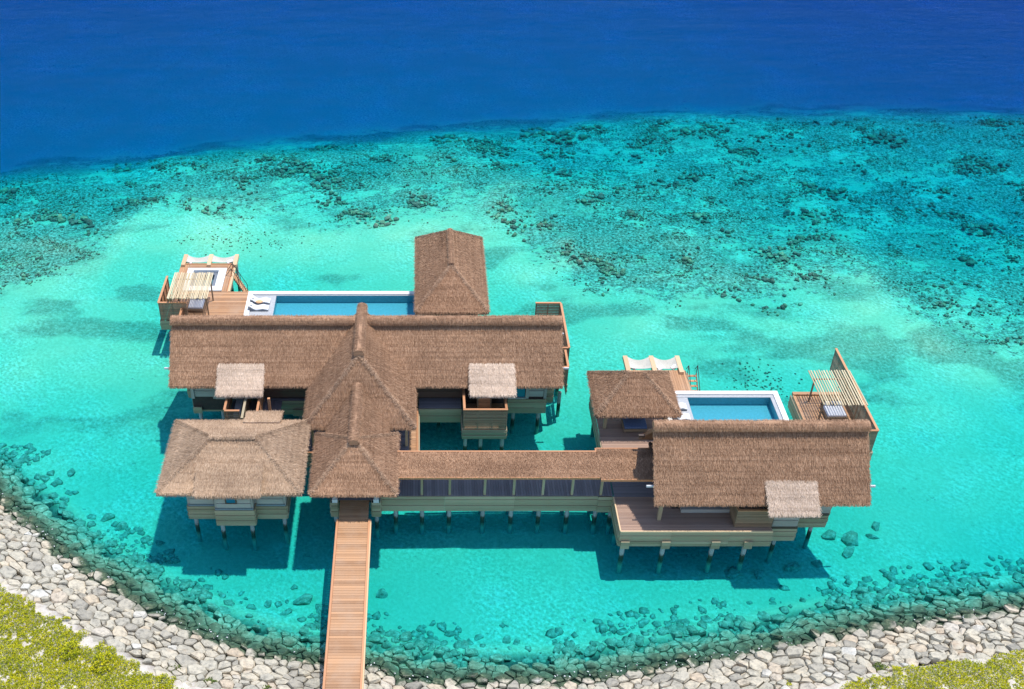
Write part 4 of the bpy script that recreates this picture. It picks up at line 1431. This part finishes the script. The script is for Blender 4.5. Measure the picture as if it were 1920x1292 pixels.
screen_run(t, (35.45, 62.85), (35.45, 73.3), 2.3, 4.5, 13, gap=0.06)
screen_run(t, (33.6, 62.8), (35.5, 62.8), 2.3, 4.5, 14, gap=0.008)
fascia(t, 'f', 34.0, 35.6, 62.78, 1.2, 2.28, 4)
fascia(t, 'r', 62.8, 69.3, 35.55, 1.2, 2.28, 4)
daybed('pale daybed with pillows under the pergola of the separate deck', 32.95, 34.5, 66.2, 67.7, 2.6, 'mattress_grey')

# ------------------------------------------------------------------ stone bank
def resample(P, st):
    P = np.array(P, float)
    seg = np.hypot(*np.diff(P, axis=0).T)
    s_ = np.concatenate([[0], np.cumsum(seg)])
    q = np.arange(0, s_[-1], st)
    return np.stack([np.interp(q, s_, P[:, 0]), np.interp(q, s_, P[:, 1])], -1)

RS = resample(SHORE, 0.25)
TN = np.gradient(RS, axis=0)
TN /= np.linalg.norm(TN, axis=1)[:, None]
for _ in range(12):
    TN[1:-1] = (TN[:-2] + TN[1:-1] * 2 + TN[2:]) / 4
TN /= np.linalg.norm(TN, axis=1)[:, None]
NL = np.stack([TN[:, 1], -TN[:, 0]], -1)         # towards land

def sd_to_xy(s_, d):
    i = np.clip(s_ / 0.25, 0, len(RS) - 1.001)
    k_ = int(i)
    f = i - k_
    p = RS[k_] * (1 - f) + RS[k_ + 1] * f
    nn = NL[k_] * (1 - f) + NL[k_ + 1] * f
    return p + nn * d

def bank_z(d):
    return min(0.42 * d, 2.0 + 0.02 * d) if d > 0 else max(0.42 * d, -1.5)

def clip_cell(poly, mx, my, nx_, ny_):
    out = []
    k_ = len(poly)
    for i in range(k_):
        a, b_ = poly[i], poly[(i + 1) % k_]
        da = (a[0] - mx) * nx_ + (a[1] - my) * ny_
        db = (b_[0] - mx) * nx_ + (b_[1] - my) * ny_
        if da <= 0:
            out.append(a)
        if da * db < 0:
            q = da / (da - db)
            out.append((a[0] + (b_[0] - a[0]) * q, a[1] + (b_[1] - a[1]) * q))
    return out

S_TOT = len(RS) * 0.25
rr = random.Random(5)
cell = {}
VIS = [i for i in range(len(RS)) if -48 < RS[i][0] < 66 and 40 < RS[i][1] < 78]
S_A, S_B = VIS[0] * 0.25, VIS[-1] * 0.25
rows, rad = [], []

def try_stone(s0, d0, r0):
    ci, cj = int(s0 // 1.0), int(d0 // 1.0)
    for i in range(ci - 2, ci + 3):
        for j in range(cj - 2, cj + 3):
            for q_ in cell.get((i, j), ()):
                if math.hypot((rows[q_][0] - s0) / 1.15, rows[q_][1] - d0) < (rad[q_] + r0) * 0.92:
                    return
    cell.setdefault((ci, cj), []).append(len(rows))
    rows.append((s0, d0))
    rad.append(r0)

for r0, tries in ((0.48, 600), (0.37, 3400), (0.29, 9000), (0.21, 13000), (0.14, 13000)):
    for _ in range(tries):
        try_stone(rr.uniform(S_A, S_B), rr.uniform(-5.6, 6.2), r0 * rr.uniform(0.88, 1.12))
rows, rad = np.array(rows), np.array(rad)
bank_stones = []      # (cell outline, s, d, plan centre, size)
edge_in = 0.6 * np.sin(rows[:, 0] * 0.35) + 0.5 * np.sin(rows[:, 0] * 0.9 + 1)
for i, (s0, d0) in enumerate(rows):
    c = sd_to_xy(s0, d0)
    if not (-46 < c[0] < 64 and c[1] < 75 and c[1] > 38.5):
        continue
    if d0 > 4.95 + edge_in[i] * 0.5 or d0 < -3.6 + edge_in[i]:
        continue
    if d0 < -2.0 and rr.random() < 0.35 + 0.3 * (d0 < -3.0):
        continue
    near = np.where((np.abs(rows[:, 0] - s0) < 2.4) & (np.abs(rows[:, 1] - d0) < 2.2))[0]
    poly = [(s0 - 1.0, d0 - 0.85), (s0 + 1.0, d0 - 0.85), (s0 + 1.0, d0 + 0.85), (s0 - 1.0, d0 + 0.85)]
    for j in near:
        if j == i:
            continue
        ds, dd = rows[j] - rows[i]
        L = math.hypot(ds, dd)
        if L < 0.05:
            continue
        t_ = 0.5 + (rad[i] ** 2 - rad[j] ** 2) / (2 * L * L)
        poly = clip_cell(poly, s0 + ds * t_ - ds / L * 0.018, d0 + dd * t_ - dd / L * 0.018, ds / L, dd / L)
        if len(poly) < 3:
            break
    if len(poly) < 3:
        continue
    bank_stones.append((poly, s0, d0, c, rad[i]))

def stone_geom(poly, s0, d0, size=0.5):
    """one quarried stone: bevelled irregular block following the bank"""
    cx = sum(p[0] for p in poly) / len(poly)
    cy = sum(p[1] for p in poly) / len(poly)
    ring = []
    for (px, py) in poly:            # cut corners so that stones look broken, not tiled
        ring.append((px, py))
    k_ = len(ring)
    rs = []
    for i in range(k_):
        a, b_, c_ = ring[i - 1], ring[i], ring[(i + 1) % k_]
        la, lc = math.hypot(a[0] - b_[0], a[1] - b_[1]), math.hypot(c_[0] - b_[0], c_[1] - b_[1])
        if min(la, lc) > 0.25:
            f1, f2 = rr.uniform(0.05, 0.24), rr.uniform(0.05, 0.24)
            rs.append((b_[0] + (a[0] - b_[0]) * f1, b_[1] + (a[1] - b_[1]) * f1))
            rs.append((b_[0] + (c_[0] - b_[0]) * f2, b_[1] + (c_[1] - b_[1]) * f2))
        else:
            rs.append(b_)
    k_ = len(rs)
    h = rr.uniform(0.08, 0.34) + 0.25 * (size - 0.35)
    tx, ty = rr.uniform(-0.32, 0.32), rr.uniform(-0.32, 0.32)
    V = []
    for lev, (sc, hh) in enumerate(((0.98, -1.6), (1.0, 0.03), (0.84, 1.0))):
        for (px, py) in rs:
            jx = rr.uniform(-0.09, 0.09) if lev == 2 else 0
            qx, qy = cx + (px - cx) * (sc + jx), cy + (py - cy) * (sc + jx)
            x, y = sd_to_xy(qx, qy)
            top = h * hh if lev != 1 else h * 0.45
            z = bank_z(qy) - 0.22 + top + (tx * (qx - cx) + ty * (qy - cy) + rr.uniform(-0.05, 0.05)) * (lev > 0)
            V.append((x, y, z))
    x, y = sd_to_xy(cx + rr.uniform(-0.1, 0.1), cy + rr.uniform(-0.1, 0.1))
    V.append((x, y, bank_z(cy) - 0.22 + h + rr.uniform(0.0, 0.06)))
    F = []
    for lev in range(2):
        for i in range(k_):
            j = (i + 1) % k_
            F.append((lev * k_ + i, lev * k_ + j, (lev + 1) * k_ + j, (lev + 1) * k_ + i))
    for i in range(k_):
        F.append((2 * k_ + i, 2 * k_ + (i + 1) % k_, 3 * k_))
    a = sum((poly[i][0] * poly[(i + 1) % len(poly)][1] - poly[(i + 1) % len(poly)][0] * poly[i][1]) for i in range(len(poly)))
    # orientation: (s,d) -> (x,y) mirrors, fix winding
    v0, v1, v2 = (Vector(V[q]) for q in F[-1])
    if (v1 - v0).cross(v2 - v0).z < 0:
        F = [tuple(reversed(f)) for f in F]
    return V, F

for side, lab in ((-1, 'bank of fitted grey and rust-stained stones on the island side with the wide sand strip'),
                  (1, 'bank of fitted pale stones curving away from the boardwalk towards the smaller villa')):
    lst = [q for q in bank_stones if (q[3][0] < -4.7) == (side < 0)]
    lst = [q for q in lst if not (JX0 - 0.3 < q[3][0] < JX1 + 0.3 and q[3][1] < 41)]
    # those that show largest: dry ones within the frame first, then the wet edge
    def rank(q):
        x, y = q[3]
        inside = (-0.72 * (y + 2) < x < 0.95 * (y + 0)) and y > 40.5
        return (0 if inside else 1, 0 if q[2] > -0.4 else 1, -q[4])
    lst.sort(key=rank)
    root = thing('stone_bank', lab, 'stone bank', (-15 if side < 0 else 18, 47, 0))
    V2, F2 = [], []
    for i, (poly, s0, d0, c, size) in enumerate(lst):
        V, F = stone_geom(poly, s0, d0, size)
        if i < 300:
            mesh_obj('stone', V, F, 'stone', root)
        else:
            b0 = len(V2)
            V2 += V
            F2 += [tuple(q + b0 for q in f) for f in F]
    if V2:
        mesh_obj('stones', V2, F2, 'stone', root, 'stuff')

# ------------------------------------------------------------------ loose boulders under water
def rock_mesh(name, seed, flat=0.6, pts=16):
    r_ = random.Random(seed)
    bm = bmesh.new()
    for i in range(pts):
        v = Vector((r_.gauss(0, 1), r_.gauss(0, 1), r_.gauss(0, 1))).normalized()
        v *= r_.uniform(0.8, 1.1)
        bm.verts.new((v.x * 0.5, v.y * 0.5, v.z * 0.5 * flat))
    bmesh.ops.convex_hull(bm, input=bm.verts)
    bmesh.ops.delete(bm, geom=[v for v in bm.verts if not v.link_faces], context='VERTS')
    me = bpy.data.meshes.new(name)
    bm.to_mesh(me)
    bm.free()
    return me

ROCKS = []
for i in range(10):
    me = rock_mesh('boulder', 100 + i, random.Random(i).uniform(0.5, 0.85))
    me.materials.append(M['stone'])
    ROCKS.append(me)

def boulder(label, x, y, sx, sy, rz, k):
    o = bpy.data.objects.new('boulder', ROCKS[k % 10])
    COL.objects.link(o)
    z = float(terrain(np.array([float(x)]), np.array([float(y)]))[0][0])
    sx, sy = sx * 0.9, sy * 0.9
    o.scale = (sx, sy, (sx + sy) * 0.40)
    o.rotation_euler = (0.1 * (k % 3), -0.08 * (k % 4), rz)
    place(o, None, (x, y, z + (sx + sy) * 0.03))
    tag(o, label, 'boulder', 'boulders lying under the lagoon water')

BOULDERS = [
    ('broad angular sunken boulder on pale sand between bath house shadow and boardwalk', -8.3, 51.6, 1.9, 1.1, 0.3, 0),
    ('squat sunken boulder on sand nearest the bath house shadow tip', -10.8, 51.2, 0.9, 0.8, 0.9, 1),
    ('long low sunken boulder between the squat one and the stone bank', -9.4, 50.4, 1.3, 0.6, 0.5, 2),
    ('dark sunken boulder right beside the boardwalk shadow', -6.9, 50.7, 1.3, 1.2, 1.2, 3),
    ('small sunken boulder beyond the broad angular one', -9.1, 52.8, 0.7, 0.6, 0.1, 4),
    ('smallest sunken boulder between the broad and the long ones', -9.5, 51.5, 0.5, 0.45, 1.9, 9),
    ('dark weedy sunken boulder on the open water side of the boardwalk', -2.6, 52.2, 1.1, 1.1, 0.7, 5),
    ('low dark sunken slab close under the boardwalk edge', -2.7, 48.8, 1.0, 0.6, -0.4, 6),
    ('round sunken boulder off the stone bank, first from the boardwalk', -1.3, 46.9, 1.0, 0.8, 0.4, 7),
    ('small sunken boulder farther out from the bank in bright turquoise water', 4.3, 48.2, 0.9, 0.7, 0.2, 8),
    ('tall sunken boulder standing upright off the middle of the bank', 3.2, 47.4, 0.8, 1.1, 0.3, 0),
    ('pale sunken boulder by itself in the middle of the bright lagoon edge', 6.2, 47.9, 1.0, 0.9, 1.0, 1),
    ('flat sunken boulder out from the bank towards the smaller villa', 18.6, 49.5, 1.2, 0.5, -0.1, 2),
    ('dark round sunken boulder in the shadow of the deck piles', 23.4, 54.2, 1.9, 1.3, 0.2, 3),
    ('dark sunken boulder under the pale dormer of the smaller villa', 25.3, 54.0, 1.3, 1.0, 0.9, 4),
    ('dark sunken boulder in the shadow corner of the smaller villa', 28.0, 54.6, 1.6, 1.1, 0.4, 5),
    ('sunken boulder at the bright tip of the smaller villa shadow', 29.9, 55.0, 1.2, 1.0, 1.5, 6),
    ('largest of the sunken slabs heaped beyond the smaller villa', 33.2, 57.3, 2.3, 1.6, 0.5, 7),
    ('triangular sunken slab standing apart beyond the smaller villa', 35.6, 58.6, 1.2, 1.0, 0.8, 8),
    ('small flat sunken slab next to the triangular one', 34.9, 57.6, 1.2, 0.7, -0.3, 9),
    ('grey sunken slab in the heap, closest to the smaller villa wall', 31.6, 57.8, 1.5, 1.1, 0.2, 0),
    ('sunken slab in the heap lying towards the shore', 32.6, 56.1, 1.9, 1.0, 0.7, 1),
    ('single dark sunken stone on sand in front of the smaller villa shadow', 25.6, 51.2, 0.7, 0.4, 0.1, 2),
    ('lone sunken stone off the weedy bank, farthest of all from the boardwalk', -28.4, 64.6, 1.0, 1.1, 0.4, 3),
    ('pale sunken boulder off the weedy bank beside the bath house', -24.3, 59.6, 1.5, 1.0, 0.4, 4),
    ('dark sunken boulder next to the pale one beside the bath house', -22.9, 58.7, 1.2, 1.0, 0.9, 5),
    ('far sunken slab in the open shallows beyond the smaller villa', 42.0, 53.9, 1.4, 0.7, -0.5, 6),
]
for b_ in BOULDERS:
    boulder(*b_)

def lumps(name, pos, scl, mname, protos, parent=None, kind='stuff'):
    """many small lumps joined into one mesh"""
    Vs, Fs, off = [], [], 0
    which = RNG.integers(0, len(protos), len(pos))
    ang = RNG.uniform(0, 6.283, len(pos))
    for k_, (pv, pf) in enumerate(protos):
        u = np.where(which == k_)[0]
        if not len(u):
            continue
        ca, sa = np.cos(ang[u])[:, None], np.sin(ang[u])[:, None]
        q = pv[None, :, :] * scl[u][:, None, :]
        x = q[..., 0] * ca - q[..., 1] * sa
        y = q[..., 0] * sa + q[..., 1] * ca
        v = np.stack([x, y, q[..., 2]], -1) + pos[u][:, None, :]
        f = pf[None] + (off + np.arange(len(u)) * len(pv))[:, None, None]
        Vs.append(v.reshape(-1, 3))
        Fs.append(f.reshape(-1, 3))
        off += len(u) * len(pv)
    return mesh_obj(name, np.concatenate(Vs), np.concatenate(Fs), mname, parent, kind)

def tri_proto(me):
    me.calc_loop_triangles()
    v = np.array([tuple(p.co) for p in me.vertices])
    f = np.array([tuple(q.vertices) for q in me.loop_triangles])
    return v, f

def coral_proto(seed, flat):
    r_ = np.random.default_rng(seed)
    bm = bmesh.new()
    bmesh.ops.create_icosphere(bm, subdivisions=1, radius=0.5)
    me = bpy.data.meshes.new('coral_head')
    for v in bm.verts:
        f = r_.uniform(0.5, 1.25)
        v.co = Vector((v.co.x * f * r_.uniform(0.85, 1.15), v.co.y * f, v.co.z * flat * r_.uniform(0.5, 1.5)))
    bm.to_mesh(me)
    bm.free()
    return me

CORM = [coral_proto(s_, f) for s_, f in ((1, 0.5), (2, 0.6), (3, 0.35), (4, 0.7), (5, 0.45), (6, 0.3))]
CORP = [tri_proto(me) for me in CORM]
ROCKP = [tri_proto(me) for me in ROCKS]
# scattered rubble at the toe of the bank
q = 5200
s_ = RNG.uniform(S_A, S_B, q)
dd = -RNG.uniform(1.6, 6.2, q)
xy = np.array([sd_to_xy(a, b_) for a, b_ in zip(s_, dd)])
keep = (xy[:, 0] > -36) & (xy[:, 0] < 54) & (xy[:, 1] < 68) & (RNG.random(q) < np.clip(1.55 + dd * 0.24, 0.05, 1) * (0.25 + 1.2 * (fbm(s_ / 6, s_ * 0, 71, 3) > 0.48)))
xy = xy[keep]
z = terrain(xy[:, 0], xy[:, 1])[0]
sz = RNG.uniform(0.2, 0.85, len(xy)) ** 1.7 + 0.08
lumps('bank_rubble', np.stack([xy[:, 0], xy[:, 1], z + 0.02 * sz], -1), np.stack([sz * 1.3, sz, sz * 0.75], -1), 'stone', ROCKP)

# white flecks added in place of sun glints along the waterline
q = 420
s_ = RNG.uniform(S_A, S_B, q)
keep = fbm(s_ / 5, s_ * 0, 93, 3) > 0.5
s_ = s_[keep]
dd = RNG.normal(-0.12, 0.22, len(s_))
xy = np.array([sd_to_xy(a, b_) for a, b_ in zip(s_, dd)])
sz = RNG.uniform(0.03, 0.10, len(xy))
lumps('glint_flecks', np.stack([xy[:, 0], xy[:, 1], np.full(len(xy), 0.005)], -1), np.stack([sz * 1.8, sz, sz * 0.25], -1), 'lounger_white', ROCKP)

# ------------------------------------------------------------------ coral reef
q = 200000
x = RNG.uniform(-75, 105, q)
y = RNG.uniform(72, 142, q)
z, d_, co, pa = terrain(x, y)
pk = np.clip(co * 1.25 - 0.18, 0, 1) * (0.12 + 2.0 * sstep(0.47, 0.66, fbm(x / 3.4, y / 2.4, 81, 4))) * (0.25 + 1.3 * sstep(0.42, 0.62, fbm(x / 0.9, y / 0.8, 83, 2)))
pk = pk * (1 - sstep(-7, -1, y - yline(REEF, x)))
keep = RNG.random(q) < pk * 0.62
x, y, z = x[keep], y[keep], z[keep]
big = sstep(0.5, 0.75, fbm(x / 4, y / 3.4, 91, 3))
sz = RNG.uniform(0.12, 0.36, len(x)) * (0.7 + 1.1 * big) * np.where(RNG.random(len(x)) < 0.03, 1.5, 0.9)
lumps('coral_reef', np.stack([x, y, np.minimum(z + 0.25 * sz, -0.36)], -1), np.stack([sz * 1.35, sz, sz * 1.25], -1), 'coral', CORP)
# a few dark coral crumbs on the sand flats
q = 260
x = np.concatenate([RNG.normal(30.5, 1.6, q // 2), RNG.normal(-19, 3.5, q // 2)])
y = np.concatenate([RNG.normal(76, 1.6, q // 2), RNG.normal(99.5, 1.3, q // 2)])
z = terrain(x, y)[0]
sz = RNG.uniform(0.10, 0.26, len(x))
lumps('coral_rubble', np.stack([x, y, z + 0.03], -1), np.stack([sz, sz, sz], -1), 'coral', CORP)

for me in CORM:
    me.materials.append(M['coral'])

def coral_head(label, x, y, s_, k_):
    o = thing('coral_head', label, 'coral', (x, y, 0), 'large coral heads on the reef')
    r_ = random.Random(int(x * 10) + k_)
    z0 = float(terrain(np.array([float(x)]), np.array([float(y)]))[0][0])
    WL[o] = (x, y, z0)
    o.location = (x, y, z0)
    for i in range(30):
        a, rr_ = r_.uniform(0, 6.28), s_ * 0.62 * r_.random() ** 0.6
        c = bpy.data.objects.new('coral_lobe', CORM[(k_ + i) % 6])
        COL.objects.link(c)
        q_ = s_ * r_.uniform(0.10, 0.30)
        c.scale = (q_ * 1.25, q_, q_ * 1.0)
        c.rotation_euler = (0, 0, r_.uniform(0, 6))
        place(c, o, (x + math.cos(a) * rr_ * 1.5, y + math.sin(a) * rr_, min(z0 + 0.35 * q_, -0.42)))

CH = [('broad brown coral head closest to the drop-off, beyond the long pool pavilion', 15.5, 128.3, 2.6, 0),
      ('wide dark coral table beside the broad brown one near the drop-off', 19.0, 126.8, 2.9, 1),
      ('dark coral knoll farther along the drop-off from the broad brown one', 22.4, 129.5, 2.2, 2),
      ('yellowish coral mound in mid reef behind the tall thatched hut', 16.5, 116.2, 2.3, 3),
      ('tan coral head on the reef corner nearest the deep water, alone', -36.5, 118.6, 2.4, 4),
      ('brown coral cluster on the reef beyond the whirlpool platform', -15.0, 117.2, 2.6, 5),
      ('reddish coral cluster between the long pool and the drop-off', -10.6, 113.0, 2.4, 0),
      ('dark coral patch at the sand edge beyond the long pool', -4.6, 103.6, 2.6, 1),
      ('big reddish coral table farthest from the villas over the smaller villa', 59.5, 126.0, 3.2, 2),
      ('purple-brown coral knoll on the reef in line with the pointed screen', 48.5, 112.0, 2.7, 3),
      ('brown coral ridge halfway from the pointed screen to the drop-off', 43.6, 106.4, 2.5, 4),
      ('dark coral clump at the edge of the bright sand tongue', 37.8, 97.0, 2.4, 5),
      ('rust coloured coral clump near the frame edge beyond the sand tongue', 62.5, 104.0, 2.6, 0),
      ('olive coral patch in the shallows beside the big villa platform', -37.5, 104.0, 2.6, 1)]
for c in CH:
    coral_head(*c)

# ------------------------------------------------------------------ plants on the island
def leaf_cloud(pts, size, tilt, mname, name, parent=None, kind=None, nper=5):
    """small leaf quads, several per stem point"""
    q = len(pts) * nper
    p = np.repeat(pts, nper, 0)
    az = RNG.uniform(0, 6.283, q)
    el = RNG.uniform(tilt[0], tilt[1], q)
    d = np.stack([np.cos(az) * np.cos(el), np.sin(az) * np.cos(el), np.sin(el)], -1)
    sd = np.stack([-np.sin(az), np.cos(az), np.zeros(q)], -1)
    L = RNG.uniform(0.6, 1.2, q)[:, None] * size
    a = p + d * 0.02
    m_ = p + d * L * 0.55
    e = p + d * L
    w_ = sd * L * 0.32
    V = np.stack([a, m_ - w_, e, m_ + w_], 1).reshape(-1, 3)
    return mesh_obj(name, V, np.arange(q * 4).reshape(-1, 4), mname, parent, kind)

q = 230000
x = np.concatenate([RNG.uniform(-34, -11, q // 2), RNG.uniform(20, 48, q // 2)])
y = RNG.uniform(36, 55, q)
zt, d_, _, _ = terrain(x, y)
edge = 5.3 + (fbm(x / 1.2, y / 1.2, 101, 4) - 0.5) * 2.0
right_pen = np.where(x > 0, -0.35 + 1.2 * (1 - sstep(25, 28, x)), 0.0)
clump = fbm(x / 0.55, y / 0.55, 111, 3)
keep = (d_ > edge + right_pen) & (clump > 0.235)
x, y, zt, clump = x[keep], y[keep], zt[keep], clump[keep]
hh = (clump - 0.30) * 0.75 * RNG.random(len(x)) ** 0.6
P = np.stack([x, y, zt + 0.02 + hh], -1)
leaf_cloud(P, 0.095, (-0.1, 1.1), 'leaf_yellow', 'ground_cover', None, 'stuff', 4)

q = 60000
x2 = RNG.uniform(-70, 95, q)
y2 = RNG.uniform(8, 74, q)
zt2, d2, _, _ = terrain(x2, y2)
inner = ((x2 > -34) & (x2 < -11) | (x2 > 20) & (x2 < 48)) & (y2 > 36) & (y2 < 55)
keep = (d2 > 6.0) & ~inner & (np.abs(x2 + 4.7) > 2.2) & (fbm(x2 / 2.5, y2 / 2.5, 121, 3) > 0.40)
P2 = np.stack([x2, y2, zt2 + 0.03 + 0.15 * RNG.random(q)], -1)[keep]
leaf_cloud(P2, 0.26, (-0.1, 0.9), 'leaf_yellow', 'ground_cover', None, 'stuff', 3)

def plant(label, x, y, rad, hgt, mname, k_):
    z = float(terrain(np.array([float(x)]), np.array([float(y)]))[0][0])
    o = thing('plant', label, 'plant', (x, y, z))
    a = RNG.uniform(0, 6.28, k_)
    r_ = rad * np.sqrt(RNG.random(k_))
    h = hgt * (1 - (r_ / rad) ** 2) * RNG.random(k_) ** 0.5
    pts = np.stack([x + np.cos(a) * r_, y + np.sin(a) * r_, z + 0.25 + h], -1)
    leaf_cloud(pts, 0.14, (-0.1, 1.2), mname, 'foliage', o, None, 4)
    st = MB()
    for i in range(5):
        b_ = 6.28 * i / 5
        st.sweep([(x, y, z - 0.1), (x + math.cos(b_) * rad * 0.5, y + math.sin(b_) * rad * 0.5, z + 0.25 + hgt * 0.4)],
                 [[(0.015, 0, 0), (0, 0.015, 0), (-0.015, 0, 0)]] * 2)
    st.build('stem', 'slat_wood', o)

PL = [('dark green creeping plant over bare sand at the top of the stone bank', -15.6, 42.9, 0.55, 0.2, 'leaf_green', 70),
      ('small sprig of green leaves between stones nearest the boardwalk', -9.6, 41.6, 0.4, 0.2, 'leaf_green', 50),
      ('straggling green plant among the upper stones', -13.2, 41.9, 0.5, 0.2, 'leaf_green', 60),
      ('tall yellow-green bush standing above the ground cover by the sand strip', -20.0, 42.9, 0.8, 0.7, 'leaf_yellow', 160),
      ('yellow-green bush at the sand edge farther up the shore', -22.4, 43.9, 0.7, 0.5, 'leaf_yellow', 120),
      ('low yellow tuft on the stones of the bank facing the smaller villa', 23.4, 41.7, 0.5, 0.25, 'leaf_yellow', 60),
      ('dark green tuft on the upper stones facing the smaller villa', 29.6, 42.9, 0.5, 0.25, 'leaf_green', 60)]
for p in PL:
    plant(*p)
